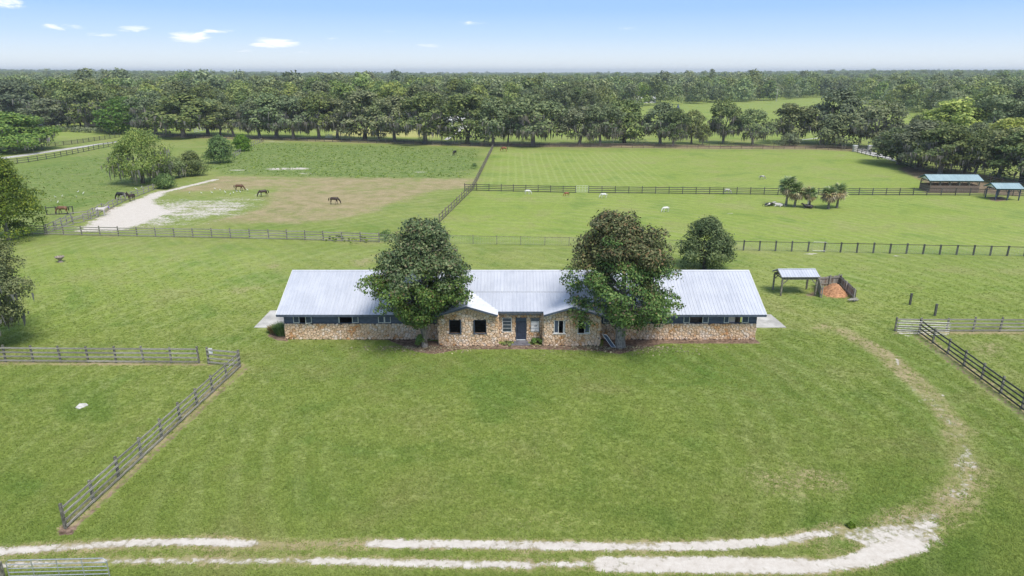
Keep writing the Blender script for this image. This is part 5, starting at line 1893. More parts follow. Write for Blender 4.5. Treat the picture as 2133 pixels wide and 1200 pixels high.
tube_gate('galvanised tube gate in the bottom left corner across the track', at(24, 1217), at(231, 1212), 1.22, 6, lift=.12)
tube_gate('long pale metal gate leaning along the fence at the right edge', at(1868, 696), at(1976, 700), 1.2, 6, lift=.1, r=.015)
tube_gate('thin white tube gate in the gap of the middle field fence', at(1200, 402), at(1225, 402), 1.25, 4, 'white', r=.022)
tube_gate('narrow tube gate set into the wire fence at the back of the right lawn', at(1690, 525), at(1721, 526), 1.2, 1, 'steel', uprights=0, r=.018)
p = at(11, 1222)
gp = empty('gate_post', p, 0, 'square wooden gate post in the bottom left corner at the tube gate', 'post')
Geo().box((0, 0, .62), (.16, .16, 1.5)).build('post', M['post_wood'], gp)
g = Geo(); 
for k in range(4): g.beam((0, -.1, .3 + k * .33), (-1.2, -1.3, .3 + k * .33), .04, .13)
g.build('rail_end', M['wood_grey'], gp)
for px, py, lab in ((1895, 635, 'lone wooden post on the right lawn, the farther of two'), (1947, 658, 'lone wooden post on the right lawn, the nearer of two')):
    P = at(px, py)
    g = Geo(); g.box((0, 0, .55), (.17, .17, 1.3)); g.box((0, 0, 1.225), (.2, .2, .045))
    o = g.build('lone_post', M['wood_black'], None, label=lab, cat='post'); o.location = P
# gate piers of the far entrance
for px, lab in ((1780, 'left pale masonry pier of the far entrance gate'), (1811, 'right pale masonry pier of the far entrance gate')):
    r = empty('gate_pier', at(px, 316), 0, lab, 'gate pier')
    Geo().box((0, 0, .85), (1.0, 1.0, 1.9)).build('shaft', M['pale_stone'], r)
    Geo().box((0, 0, 1.87), (1.2, 1.2, .12)).build('cap', M['white'], r)
tube_gate('dark metal entrance gate between the two pale piers', at(1785, 315.5), at(1807, 315.5), 1.4, 4, 'wood_black', r=.06)
# sign on the short fence
P = at(444, 758)
r = empty('notice_sign', P + Vector((0, -.14, 0)), 0, 'small white rectangular notice fixed to the short fence section', 'sign')
Geo().box((0, -.0, 1.22), (.32, .02, .46)).build('sign_board', M['white'], r)
g = Geo()
for k in range(5): g.box((0, -.012, 1.36 - k * .065), (.2 if k % 2 else .24, .004, .016))
g.build('print', simple('faded_print', (.45, .47, .50), .7, .1), r)

# stone bowl planter, pale slab, ladder-like frame, feeder
M['bowl'] = simple('weathered_cast_stone', (0.36, 0.30, 0.25), 0.9, 0.25, 5)
P = at(126, 546)
r = empty('stone_planter', P, 0, 'weathered stone bowl planter standing alone on the left lawn', 'planter')
g = Geo(); g.tube([(0, 0, -.05), (0, 0, .08), (0, 0, .10), (0, 0, .30)], [.32, .32, .20, .18], 14); g.build('foot', M['bowl'], r, smooth=False)
g = Geo()
n = 18
prof = [(.18, .30), (.42, .50), (.52, .72), (.56, .74), (.56, .68), (.46, .66), (.30, .52), (.02, .50)]
vs = [(rr_ * math.cos(2 * math.pi * k / n), rr_ * math.sin(2 * math.pi * k / n), z) for rr_, z in prof for k in range(n)]
g.add(vs, [(i * n + k, i * n + (k + 1) % n, (i + 1) * n + (k + 1) % n, (i + 1) * n + k) for i in range(len(prof) - 1) for k in range(n)])
g.build('bowl', M['bowl'], r)
g = Geo()
sl = [(157, 850), (166, 842), (180, 841), (184, 845), (172, 850), (166, 853)]
SP = [at(*p) for p in sl]
g = Geo(SP[0]); n = len(SP)
g.add([(p.x, p.y, -.02) for p in SP] + [(p.x, p.y, .045 + .02 * (i % 2)) for i, p in enumerate(SP)], [tuple(range(n, 2 * n))] + [(i, (i + 1) % n, n + (i + 1) % n, n + i) for i in range(n)])
o = g.build('limestone_slab', simple('pale_limestone', (.60, .57, .52), .9, .15, 3, bump=.3), None, label='flat pale limestone slab lying in the left front paddock', cat='stone slab'); o.location = SP[0]
# leaning screen frame by the right bay
a0, a1 = Vector((7.95, 55.9, 1.1)), Vector((8.75, 55.65, 0.03))
r = empty('window_screen', (8.5, 55.8, 0), 0, 'pale framed window screen leaning against the corner of the right bay', 'window screen')
O = Vector((8.5, 55.8, 0)); w = Vector((.34, -.12, .03))
for (p, q) in ((a0, a1), (a0 + w, a1 + w), (a0, a0 + w), (a1, a1 + w)):
    g = Geo(O); g.beam(p, q, .035, .035); g.build('frame_bar', M['white'], r)
g = Geo(O); g.add([a0, a0 + w, a1 + w, a1], [(0, 1, 2, 3)]); g.build('screen', M['shutter_blue'], r)

# feeder under the palms
P = at(1683, 428)
r = empty('feeder', P, 0, 'small white-topped feeder under the middle palm', 'feeder')
Geo().box((0, 0, .5), (.22, .22, 1.1)).build('post', M['white'], r)
Geo().box((0, 0, 1.15), (.9, .6, .25)).build('trough', M['white'], r)


# ---------------------------------------------------------------- palms
def frond_mesh(name, mat, droop, rs):
    """fan leaf: stalk plus a folded fan of leaflets with hanging tips"""
    V, F = [], []

    def quad(a, b, c, d):
        i = len(V); V.extend([a, b, c, d]); F.append((i, i + 1, i + 2, i + 3))
    quad((0, -.02, 0), (0, .02, 0), (.75, .02, .06), (.75, -.02, .06))
    n = 11
    for k in range(n):
        a = math.radians(-105 + 210 * k / (n - 1))
        L = .95 * (1 - .25 * abs(a) / 1.9) * rs.uniform(.85, 1.1)
        c, s = math.cos(a), math.sin(a)
        w = .085
        m = (.75 + c * L * .6, s * L * .6, .06 - .10 * droop - .05 * abs(s))
        e = (.75 + c * L, s * L, .06 - .45 * droop - .1 * abs(s))
        nx, ny = -s * w, c * w
        quad((.75, 0, .06), (m[0] - nx, m[1] - ny, m[2]), (e[0], e[1], e[2]), (m[0] + nx, m[1] + ny, m[2]))
    return np_mesh(name, np.array(V), np.array(F), mat)


prs = np.random.RandomState(31)
FR = [frond_mesh('frond_shape', M['frond'], .5, prs), frond_mesh('frond_shape', M['frond'], .9, prs)]
FD = [frond_mesh('dead_frond_shape', M['frond_dead'], 1.2, prs), frond_mesh('dead_frond_shape', M['frond_dead'], .9, prs)]


def palm(px, py, top, wpx, dead, label, skirt=.5):
    P = at(px, py)
    z = P.y * _c + CAM_H * _s
    v = (600 - top) / FPX
    h = CAM_H + (-_s + v * _c) * (P.y / (_c + v * _s))
    R = wpx * z / FPX / 2 * 1.15
    root = empty('palm_tree', P, 0, label, 'palm', 'cabbage palms in the right-hand field')
    hc = h - R * .72
    g = Geo(); g.tube([(0, 0, -.2), (0, 0, .2), (.05, 0, hc * .5), (0, 0, hc)], [.30, .22, .19, .21], 9); g.build('trunk', M['bark'], root)
    s = R / 1.7
    n = 58
    for i in range(n):
        t = (i + .5) / n
        el = math.radians(84 - 134 * t ** .9)
        az = i * 2.39996 + prs.uniform(-.2, .2)
        isd = t > 1 - dead and prs.rand() < .85 or prs.rand() < .05
        me = (FD if isd else FR)[prs.randint(2)]
        f = put('dead_frond' if isd else 'frond', me, root, (0, 0, hc - .1), (0, 0, 0), (s * prs.uniform(.85, 1.12),) * 3)
        f.rotation_mode = 'QUATERNION'
        f.rotation_quaternion = (Matrix.Rotation(az, 3, 'Z') @ Matrix.Rotation(-el, 3, 'Y') @ Matrix.Rotation(prs.uniform(-.5, .5), 3, 'X')).to_quaternion()
    return root


palm(1637, 429, 368, 44, .30, 'tallest palm with a dense green crown at the left of the palm group')
palm(1655, 431, 380, 42, .42, 'palm with brown hanging fronds second from the left of the group')
palm(1685, 433, 390, 32, .45, 'smallest palm standing alone in the middle of the group')
palm(1725, 435, 388, 40, .60, 'palm with an orange brown skirt of dead fronds fourth in the group')
palm(1743, 433, 383, 38, .50, 'palm behind the orange brown one at the right end of the group')


# ---------------------------------------------------------------- animals
def skin_body(name, chains, mat, sub=1):
    """chains: lists of (x, y, z, rx, ry); the first point of later chains may repeat a point of an earlier one"""
    V, E, R, idx = [], [], [], {}
    for ch in chains:
        prev = None
        for p in ch:
            k = tuple(round(c, 4) for c in p[:3])
            if k not in idx:
                idx[k] = len(V); V.append(p[:3]); R.append((p[3], p[4] if len(p) > 4 else p[3]))
            i = idx[k]
            if prev is not None and prev != i: E.append((prev, i))
            prev = i
    me = bpy.data.meshes.new(name)
    me.from_pydata(V, E, [])
    o = bpy.data.objects.new(name + '_build', me)
    COL.objects.link(o)
    o.modifiers.new('skin', 'SKIN')
    sv = me.skin_vertices[0].data
    for i, r in enumerate(R): sv[i].radius = r
    sv[0].use_root = True
    o.modifiers['skin'].use_smooth_shade = True
    s = o.modifiers.new('sub', 'SUBSURF'); s.levels = sub; s.render_levels = sub
    dg = bpy.context.evaluated_depsgraph_get()
    out = bpy.data.meshes.new_from_object(o.evaluated_get(dg))
    out.name = name
    bpy.data.objects.remove(o)
    out.materials.clear(); out.materials.append(mat)
    return out


def coat(name, c, c2=None, patch=0.0, scale=2.2, dark_legs=None):
    m, nt, bs = mat_new(name)
    t = nt.nodes.new('ShaderNodeTexCoord')
    col = mix_(nt, ramp_(nt, noise_(nt, t.outputs['Object'], 4, 3), .35, .65), tuple(v * .85 for v in c), c)
    if c2:
        col = mix_(nt, ramp_(nt, noise_(nt, t.outputs['Object'], scale, 2, .4), .5 - patch * .1, .53 - patch * .1), col, c2)
    if dark_legs:
        sp = node(nt, 'ShaderNodeSeparateXYZ', Vector=t.outputs['Object'])
        col = mix_(nt, ramp_(nt, sp.outputs[2], .62, .42), col, dark_legs)
    nt.links.new(col, bs.inputs['Base Color'])
    bs.inputs['Roughness'].default_value = .5
    return m


CO = dict(bay=coat('bay_coat', (.13, .055, .028), dark_legs=(.02, .015, .012)), dark=coat('dark_bay_coat', (.05, .028, .02), dark_legs=(.015, .012, .01)),
          brown=coat('brown_coat', (.20, .10, .05), dark_legs=(.03, .02, .015)), black=coat('black_coat', (.022, .018, .018)), grey=coat('light_grey_coat', (.58, .54, .51)),
          white=coat('white_coat', (.78, .76, .72)), chestnut=coat('chestnut_coat', (.30, .11, .045)), palomino=coat('dun_coat', (.36, .22, .13)),
          pied=coat('black_and_white_coat', (.70, .67, .63), (.02, .018, .018), 1.2, 2.0), greyish=coat('dappled_grey_coat', (.62, .60, .56), (.20, .18, .16), .2, 3.0),
          pink=coat('pale_cream_coat', (.72, .66, .62)))
M['mane'] = simple('dark_mane', (.015, .012, .01), .8, .2, 5)
M['mane_white'] = simple('pale_mane', (.62, .58, .52), .8, .1, 5)


def horse_body(pose):
    """side-on horse facing +x, 1.5 m at the withers"""
    t0 = [(-.82, 0, 1.28, .20, .20), (-.62, 0, 1.24, .27, .31), (-.30, 0, 1.20, .29, .31), (.05, 0, 1.16, .29, .31), (.38, 0, 1.20, .27, .32), (.60, 0, 1.24, .20, .27)]
    if pose == 'graze':
        neck = [t0[-1], (.86, 0, 1.08, .13, .21), (1.08, 0, .78, .10, .15), (1.20, 0, .52, .10, .13), (1.25, 0, .32, .085, .10), (1.27, .0, .12, .06, .07)]
        fl = ((.10, -.12), (-.14, .12))
    elif pose == 'stand':
        neck = [t0[-1], (.78, 0, 1.50, .13, .21), (.92, 0, 1.78, .10, .15), (1.02, 0, 1.95, .10, .12), (1.22, 0, 1.84, .085, .10), (1.42, 0, 1.70, .06, .07)]
        fl = ((.02, -.05), (-.04, .05))
    else:
        neck = [t0[-1], (.80, 0, 1.36, .13, .2), (1.02, 0, 1.50, .10, .14), (1.15, 0, 1.56, .10, .12), (1.32, 0, 1.40, .08, .10), (1.44, 0, 1.22, .06, .07)]
        fl = ((.0, 0), (0, 0))
    ch = [t0, neck]
    for s, sw in ((1, 0), (-1, 1)):
        y = .15 * s
        f = fl[0][sw]
        h = fl[1][sw]
        ch.append([t0[4], (.44, y, .98, .13, .14), (.46 + f * .5, y, .66, .07, .08), (.46 + f, y, .44, .05, .055), (.45 + f * 1.3, y, .16, .036, .04), (.48 + f * 1.4, y, .03, .055, .05)])
        ch.append([t0[1], (-.66, y * 1.1, 1.0, .15, .19), (-.60 + h * .4, y, .74, .09, .11), (-.76 + h, y, .48, .05, .06), (-.72 + h, y, .18, .036, .04), (-.68 + h * 1.1, y, .03, .055, .05)])
    e = neck[3]
    return ch, neck


_PROTO = {}


def horse(pose, coat_, px, py, heading, label, scale=1.0, mane='mane', foal=False, group=None, name='horse', cat='horse', mask=None, egret=None):
    key = (pose,)
    if key not in _PROTO:
        ch, neck = horse_body(pose)
        body = skin_body('horse_body', ch, None)
        g = Geo()
        for a, b in zip(neck[:3], neck[1:4]):
            g.beam(Vector(a[:3]) + Vector((-.02 if pose == 'graze' else -.06, 0, a[4] * .80)), Vector(b[:3]) + Vector((-.0, 0, b[4] * .85)), .05, .13)
        mn = g.mesh('mane_shape')
        g = Geo()
        g.tube([(-.92, 0, 1.34), (-1.05, 0, 1.22), (-1.10, .03, .95), (-1.06, .02, .62)], [.05, .085, .10, .03], 7)
        tl = g.mesh('tail_shape', None, True)
        ears = Geo()
        e = neck[3]
        for s in (-1, 1):
            b0 = Vector((e[0] - .03, s * .06, e[2] + (.10 if pose != 'graze' else .08)))
            ears.tube([b0, b0 + Vector((-.02 if pose != 'graze' else -.11, s * .02, .13 if pose != 'graze' else .06))], [.035, .008], 5)
        _PROTO[key] = (body, mn, tl, ears.mesh('ear_shape'), neck)
    body, mn, tl, er, neck = _PROTO[key]
    P = at(px, py)
    r = empty(name, P, math.radians(heading), label, cat, group)
    r.scale = (scale,) * 3
    b2 = body.copy(); b2.materials.clear(); b2.materials.append(CO[coat_])
    put('body', b2, r)
    for nm, me, mm in (('mane', mn, M[mane]), ('tail', tl, M[mane]), ('ears', er, CO[coat_])):
        c = me.copy(); c.materials.clear(); c.materials.append(mm)
        put(nm, c, r)
    if mask:
        g = Geo(); a, b = neck[3], neck[5]
        g.tube([Vector(a[:3]), Vector(b[:3]).lerp(Vector(a[:3]), .3)], [.14, .11], 8)
        put('fly_mask', g.mesh('fly_mask', M['fly_mask']), r)
    return r


M['fly_mask'] = simple('violet_fly_mask', (.22, .15, .38), .8, .1, 5)
horse('graze', 'dark', 697, 426, 0, 'dark bay horse grazing alone on the dry brown turf, facing right', .93)
horse('graze', 'dark', 549, 410, 215, 'dark brown horse grazing with its rump turned, beside the white egrets', .93)
horse('graze', 'bay', 499, 398, 3, 'bay horse with swishing tail grazing right, farthest left on the dry turf', .93)
horse('graze', 'black', 254, 417, 172, 'dark horse grazing behind the tumbledown fence above the sand', 1.05)
horse('stand', 'dark', 274, 419, 260, 'dark brown horse standing on the sand beside the rail fence, facing us', .92)
horse('low', 'grey', 212, 450, 15, 'light grey horse in a violet fly mask on the bare sand by the pens', 1.0, 'mane_white', mask=True)
horse('graze', 'brown', 132, 447, 180, 'brown horse behind the dark rails of the pens', 1.0)
horse('graze', 'black', 947, 324, 250, 'black horse grazing far off in the rough pasture near the diagonal fence', 1.0)
horse('graze', 'chestnut', 1050, 316, 160, 'chestnut horse grazing in the shade line of the far field', 1.0)
horse('graze', 'white', 1099, 405, 5, 'white pony with lowered head just below the dark field fence', .62, 'mane_white')
horse('graze', 'chestnut', 1180, 409, 200, 'small chestnut foal left of the thin white gate', .55)
horse('graze', 'white', 1257, 413, 178, 'white pony grazing right of the thin white gate, facing left', .66, 'mane_white')
horse('graze', 'white', 1386, 442, 200, 'white pony nearest the barn, above the dark green tree', .66, 'mane_white')
horse('graze', 'white', 1514, 404, 0, 'white pony grazing by the field fence left of the palms', .68, 'mane_white')
horse('graze', 'greyish', 1587, 374, 350, 'dappled pony alone in the far field above the palms', .62, 'mane_white')


def lying(coat_, px, py, heading, label, sc=1.0):
    ch = [[(-.75, 0, .30, .18, .20), (-.45, 0, .34, .26, .28), (0, 0, .36, .28, .29), (.42, 0, .36, .24, .27), (.66, 0, .46, .13, .17), (.88, 0, .66, .10, .12), (1.02, 0, .70, .09, .10), (1.18, 0, .60, .06, .06)],
          [(.42, 0, .36, .24, .27), (.55, .22, .16, .08, .08), (.78, .28, .07, .05, .05), (.60, .34, .05, .05, .04)],
          [(-.45, 0, .34, .26, .28), (-.40, .26, .18, .12, .12), (-.10, .36, .08, .06, .06), (-.32, .42, .05, .05, .04)]]
    me = skin_body('cow_body', ch, CO[coat_])
    r = empty('cow', at(px, py), math.radians(heading), label, 'cow')
    r.scale = (sc,) * 3
    put('body', me, r)
    g = Geo(); g.tube([(-.85, 0, .38), (-1.0, .05, .2), (-1.0, .1, .04)], [.04, .03, .04], 5); g.build('tail', CO[coat_], r)
    g = Geo()
    for s in (-1, 1): g.tube([(.98, s * .08, .76), (.94, s * .2, .80)], [.04, .015], 5)
    g.build('ears', CO[coat_], r)


lying('pied', 1601, 430, 5, 'black and white cow lying left of the palms', 1.15)
lying('pink', 1622, 430, 170, 'pale cream cow lying between the spotted cow and the tallest palm', 1.05)
lying('black', 1684, 434, 175, 'black cow lying in the shade of the smallest palm', 1.2)

# egrets
M['egret'] = simple('white_feathers', (.80, .80, .78), .6, .05)
M['bill'] = simple('yellow_bill', (.5, .32, .06), .5, .1)
eb = skin_body('egret_body', [[(-.20, 0, .34, .02, .02), (-.08, 0, .36, .07, .07), (.06, 0, .40, .085, .08), (.14, 0, .46, .05, .05), (.15, 0, .56, .028, .028), (.19, 0, .66, .03, .03), (.24, 0, .67, .018, .018)]], M['egret'])
g = Geo(); g.tube([(.24, 0, .67), (.33, 0, .65)], [.013, .004], 5); ebl = g.mesh('bill_shape', M['bill'])
g = Geo()
for s in (-1, 1): g.tube([(.02, s * .03, .36), (.03, s * .03, .16), (.0, s * .03, .0), (.06, s * .03, .0)], [.012, .009, .009, .006], 5)
elg = g.mesh('leg_shape', M['rubber'])
first = None
spots = [(448, 396), (459, 399), (395, 405), (420, 405), (442, 405), (470, 404), (494, 402), (501, 403), (516, 399), (480, 408), (541, 408), (487, 405),
         (116, 414), (130, 412), (160, 413), (163, 403), (174, 406), (107, 421), (121, 425), (284, 397), (295, 394)]
for i, (px, py) in enumerate(spots):
    if first is None:
        first = empty('egret', at(px, py)); put('body', eb, first); put('bill', ebl, first); put('legs', elg, first); o = first
    else:
        o = copy_tree(first)
    o.location = at(px, py)
    o.rotation_euler = (0, 0, frng.uniform(0, 6.28))
    s = frng.uniform(.8, 1.05)
    o.scale = (s, s, s)
    left = px < 200
    fen = 280 < px < 300
    tag(o, 'white egret on the rail fence side of the left pasture' if fen else ('white egret scattered on the green left pasture behind the pens' if left else 'white egret on the dry turf among the two left grazing horses'), 'egret',
        'egrets by the sand fence' if fen else ('egrets on the left pasture' if left else 'egrets near the grazing horses'))

# ---------------------------------------------------------------- small planting
def plant(name, px, py, H, W, kind, seed, label, cat='shrub', blades=False):
    rs = np.random.RandomState(seed)
    r = empty(name, at(px, py), 0, label, cat)
    if blades:
        n = 900
        a = rs.uniform(0, 6.28, n); q = np.sqrt(rs.rand(n)) * W * .35
        B = np.stack([q * np.cos(a), q * np.sin(a), np.zeros(n)], 1)
        d = np.stack([np.cos(a), np.sin(a), rs.uniform(1.0, 3.0, n)], 1); d /= np.linalg.norm(d, axis=1, keepdims=True)
        T = B + d * (H * rs.uniform(.5, 1.15, n))[:, None]
        t = np.stack([-np.sin(a), np.cos(a), 0 * a], 1) * .022
        Mi = (B + T) / 2 + np.array((0, 0, .12 * H))
        V = np.stack([B - t, B + t, Mi + t, Mi - t, T], 1).reshape(-1, 3)
        F = []
        k = np.arange(n) * 5
        F = np.concatenate([np.stack([k, k + 1, k + 2, k + 3], 1), np.stack([k + 3, k + 2, k + 4, k + 4], 1)[:, [0, 1, 2, 2]]])
        me = bpy.data.meshes.new('blades')
        fl = [tuple(f) for f in np.stack([k, k + 1, k + 2, k + 3], 1)] + [tuple(f) for f in np.stack([k + 3, k + 2, k + 4], 1)]
        me.from_pydata([tuple(v) for v in V], [], fl); me.materials.append(M[kind])
        put('leaves', me, r)
    else:
        L = lobes(lambda t, a: W / 2 * (1 - .5 * t), H * .25, H * .8, 14, rs, min(H, W) * .25)
        put('leaves', crown_mesh('leaves', L, 70, .13, M[kind], rs), r)
    return r


plant('ornamental_grass', 588, 697, 1.15, 1.5, 'leaf_green', 1, 'dark green clump of strappy leaves at the left corner of the barn', 'ornamental grass', True)
plant('ornamental_grass', 571, 693, .7, 1.1, 'frond_dead', 2, 'tan dry clump beside the green one at the left corner of the barn', 'ornamental grass', True)
plant('shrub', 875, 724, 1.5, 1.0, 'leaf_green', 3, 'leafy green shrub against the trunk of the left magnolia')
plant('shrub', 1118, 716, .55, 1.4, 'leaf_green', 4, 'low dark green shrub under the curtained window by the door')
plant('shrub', 1058, 718, .3, 1.2, 'leaf_olive', 5, 'thin low weeds under the window left of the door', 'weeds')
plant('shrub', 1368, 690, 1.3, 1.3, 'leaf_magnolia', 6, 'dark shrub against the stone wall right of the thick magnolia trunk')
plant('shrub', 805, 500, 1.6, 2.6, 'leaf_green', 7, 'green bush growing through the fence left of the broad magnolia', 'bush')
plant('shrub', 700, 500, .7, 3.6, 'leaf_green', 8, 'low green growth tangled in the grey fence', 'weeds')
plant('shrub', 745, 504, .7, 5.0, 'leaf_olive', 9, 'olive weeds along the grey fence toward the broad magnolia', 'weeds')
plant('shrub', 988, 352, 1.6, 2.0, 'leaf_green', 10, 'small green bush against the far part of the diagonal fence', 'bush')
plant('shrub', 1770, 1097, .26, .55, 'leaf_green', 12, 'small dark weed where the track bends', 'weeds')
plant('shrub', 545, 296, 1.3, 2.0, 'frond_dead', 13, 'brown dry bush on the old fence line right of the two green bushes', 'bush')
for i, (px, py) in enumerate([(1098, 302), (1233, 304), (965, 302), (880, 299), (1335, 304), (1520, 306), (1600, 305), (1620, 306)]):
    plant('shrub', px, py, 2.4, 7.0, 'leaf_oak', 20 + i, ['dark undergrowth at the foot of the wide grey oak', 'dark undergrowth beside the brown mossy oak', 'dark undergrowth near the far end of the diagonal fence', 'dark undergrowth left of the pale path',
          'dark undergrowth right of the rounded olive green oak', 'dark undergrowth under the single-trunk mossy oak', 'dark undergrowth under the ivy-wrapped oak', 'dark undergrowth left of the low dark bushy tree'][i], 'undergrowth')
# long dark hedge at the far left
rs = np.random.RandomState(77)
a, b = at(80, 272), at(262, 279)
L = np.array([tuple(a.lerp(b, k / 60) + Vector((0, rs.uniform(-1, 1), rs.uniform(.6, 1.4)))) + (rs.uniform(.9, 1.4),) for k in range(61)]) - np.array((a.x, a.y, 0, 0))
hd = bpy.data.objects.new('hedge', crown_mesh('hedge', L, 60, .55, M['leaf_oak'], rs)); hd.location = (a.x, a.y, 0)
link(tag(hd, 'long dark clipped hedge along the back of the far left field', 'hedge'))

# weeds standing in the rough pasture and shaggy edges
rs = np.random.RandomState(8)
P, N, S = [], [], []


def tufts(poly, n, size, clump):
    A = px_line(poly)
    c = 0
    while c < n:
        x = rs.uniform(A[:, 0].min(), A[:, 0].max(), 4000); y = rs.uniform(A[:, 1].min(), A[:, 1].max(), 4000)
        k = in_poly(x, y, A)
        x, y = x[k], y[k]
        for q in range(len(x)):
            if c >= n: break
            c += 1
            m = rs.randint(3, clump)
            s = size * rs.uniform(.5, 1.3)
            off = rs.normal(scale=s * .6, size=(m, 3)); off[:, 2] = np.abs(off[:, 2]) * .6 + s * .15
            P.append(off + (x[q], y[q], 0)); N.append(off * (1, 1, 0) + (0, 0, s)); S.append(np.full(m, s))


tufts([(450, 352), (490, 305), (570, 298), (1000, 312), (980, 362), (960, 372), (700, 370), (470, 364)], 2600, .26, 7)
tufts([(0, 365), (230, 322), (330, 372), (300, 390), (100, 460), (0, 470)], 700, .20, 6)
Pn, Nn, Sn = np.vstack(P), np.vstack(N), np.concatenate(S)
V, F = leaf_cards(Pn, Nn, 1.0, rs, .5, .5)
C = np.repeat(Pn, 4, 0)
V = C + (V - C) * np.repeat(Sn, 4)[:, None] * 1.2
w = bpy.data.objects.new('pasture_weeds', np_mesh('pasture_weeds', V, F, M['leaf_olive']))
link(tag(w, 'coarse weeds standing in the rough pasture', None, None, 'stuff'))

# ---------------------------------------------------------------- far houses glimpsed through the trees
M['house_wall'] = simple('pale_house_render', (.62, .52, .48), .8, .1, 2)
M['house_roof'] = simple('house_roof', (.40, .30, .28), .8, .2, 2)
M['awning'] = simple('pale_metal', (.66, .65, .64), .6, .08, 2)


def house(px, py, W, D, H, label, wallm='house_wall', roofm='house_roof', wins=4, name='house'):
    P = at(px, py)
    r = empty(name, P, 0, label, 'house' if name == 'house' else name)
    g = Geo(); g.span(-W / 2, W / 2, 0, D, -.2, H); g.build('wall', M[wallm], r)
    g = Geo(); rz_ = H + D * .25
    g.add([(-W / 2 - .4, -.5, H), (W / 2 + .4, -.5, H), (W / 2 + .4, D / 2, rz_), (-W / 2 - .4, D / 2, rz_), (-W / 2 - .4, D + .5, H), (W / 2 + .4, D + .5, H)], [(0, 1, 2, 3), (3, 2, 5, 4), (1, 5, 2), (0, 3, 4)])
    g.build('roof', M[roofm], r)
    for k in range(wins):
        x = -W / 2 + W * (k + .5) / wins
        g = Geo(); g.box((x, -.03, H * .55), (W / wins * .4, .06, H * .4)); g.build('window', M['glass'], r)
    return r


house(205, 262, 11, 7, 4.2, 'pinkish farmhouse partly hidden behind the tall oak at the left')
house(98, 262, 7, 4, 3.0, 'small pale building under the dark woodland at the far left', 'awning', 'house_roof', 3)
house(470, 266, 8, 5, 3.0, 'pale building glimpsed between trunks beyond the lit lawn', 'awning', 'awning', 3)
house(940, 268, 12, 6, 3.5, 'white building glimpsed at the far end of the pale path', 'awning', 'awning', 4)
house(1345, 215, 16, 7, 3.2, 'low white house at the far edge of the right lawns', 'awning', 'awning', 5)
P = at(1412, 228)
g = Geo(); g.tube([(0, 0, 0), (0, 0, .5), (0, 0, 3.6)], [1.3, 1.2, .1], 8)
o = g.build('conical_tree', M['fascia'], None, label='small dark blue-green conical shape alone on the far right lawn', cat='conifer'); o.location = P
P = at(1617, 212)
r = empty('utility_pole', P, 0, 'pale utility pole with a crossarm before the far woodland', 'utility pole')
g = Geo(); g.tube([(0, 0, -.2), (0, 0, 11)], [.22, .16], 7); g.build('pole', M['pale_stone'], r)
g = Geo(); g.box((0, 0, 10), (3.0, .2, .25)); g.build('crossarm', M['pale_stone'], r)

# fallen leaves over the bed and the lawn under the magnolias
ls = np.random.RandomState(14)
lp = []
for (px, py, n_, sx, sy) in ((885, 726, 700, 2.6, .7), (1292, 726, 900, 3.0, .8), (1100, 724, 250, 5.0, .4)):
    c = at(px, py)
    lp.append(np.column_stack([c.x + ls.normal(scale=sx, size=n_), c.y - np.abs(ls.normal(scale=sy, size=n_)) + .6, ls.uniform(.02, .05, n_)]))
lp = np.vstack(lp)
lp = lp[lp[:, 1] < 55.85]
V, F = leaf_cards(lp, np.tile((0, 0, 1.0), (len(lp), 1)), .17, ls, .35, .6)
fl_ = bpy.data.objects.new('fallen_leaves', np_mesh('fallen_leaves', V, F, M['frond_dead']))
link(tag(fl_, 'brown fallen leaves scattered under the two magnolias', None, None, 'stuff'))

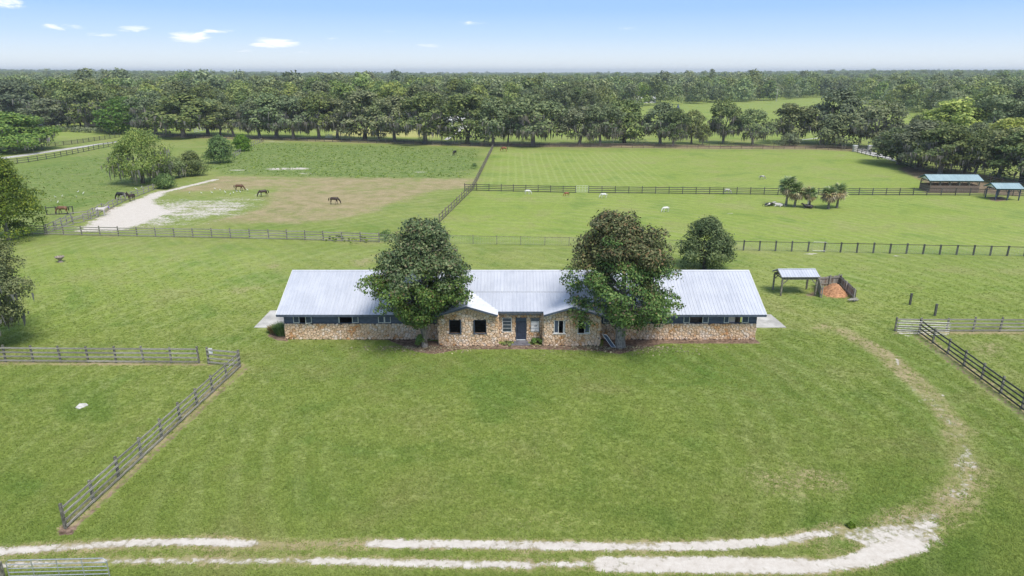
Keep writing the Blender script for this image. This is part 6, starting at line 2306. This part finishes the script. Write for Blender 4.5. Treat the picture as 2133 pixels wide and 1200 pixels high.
# ---------------------------------------------------------------- turf standing on the near lawn
def turf_clump(seed, h, w, n=7):
    rs = np.random.RandomState(seed)
    V, F = [], []
    for k in range(n):
        a, q = rs.uniform(0, 6.28), rs.uniform(0, w)
        bx, by = q * math.cos(a), q * math.sin(a)
        b = rs.uniform(0, 3.14)
        dx, dy = math.cos(b) * .028, math.sin(b) * .028
        lx, ly = rs.normal(scale=h * 1.5, size=2)
        i = len(V)
        V += [(bx - dx, by - dy, -.01), (bx + dx, by + dy, -.01), (bx + lx + dx * .3, by + ly + dy * .3, h * rs.uniform(.6, 1.2)), (bx + lx - dx * .3, by + ly - dy * .3, h * rs.uniform(.6, 1.1))]
        F.append((i, i + 1, i + 2, i + 3))
    return np_mesh('turf_clump', np.array(V), np.array(F), M['turf'])


TC = [turf_clump(i, .038 + .008 * (i % 3), .16) for i in range(5)]
gr = np.random.RandomState(41)
n = 260000
Yg = 26 + 66 * gr.rand(n) ** 1.5
Xg = gr.uniform(-1, 1, n) * (Yg * .80 + 3)
mk = masks(Xg, Yg)
keep = (mk['sand'] < .42 + gr.rand(n) * .2) & (mk['earth'] < .3) & (gr.rand(n) > mk['dry'] * .7)
keep &= gr.rand(n) < 1 - smooth(Yg, 50, 92)
keep &= ~((Xg > XL - .1) & (Xg < XR + .1) & (Yg > YW - .1) & (Yg < BY + .1)) & ~((Xg > -6.6) & (Xg < 7.8) & (Yg > 55.8) & (Yg < 58))
keep &= ~(((Xg < XL) | (Xg > XR)) & (np.abs(Xg) < 24) & (Yg > 60) & (Yg < 66))
Xg, Yg = Xg[keep], Yg[keep]
tf = scatter('grass', np.column_stack([Xg, Yg, 0 * Xg]), TC, .7, 1.3, 9)
tag(tf, 'short mown grass of the lawn in front of the barn', None, None, 'stuff')

# ---------------------------------------------------------------- air
hz_m = bpy.data.materials.new('summer_haze')
hz_m.use_nodes = True
hn_ = hz_m.node_tree
hn_.nodes.clear()
pv = node(hn_, 'ShaderNodeVolumePrincipled', Color=(0.86, 0.93, 1.0, 1), Density=0.00016, Anisotropy=0.2)
om = hn_.nodes.new('ShaderNodeOutputMaterial')
hn_.links.new(pv.outputs[0], om.inputs['Volume'])
g = Geo(); g.span(-10500, 10500, -600, 9500, -1.0, 62.0)
o = g.build('haze', hz_m, None); o['kind'] = 'stuff'
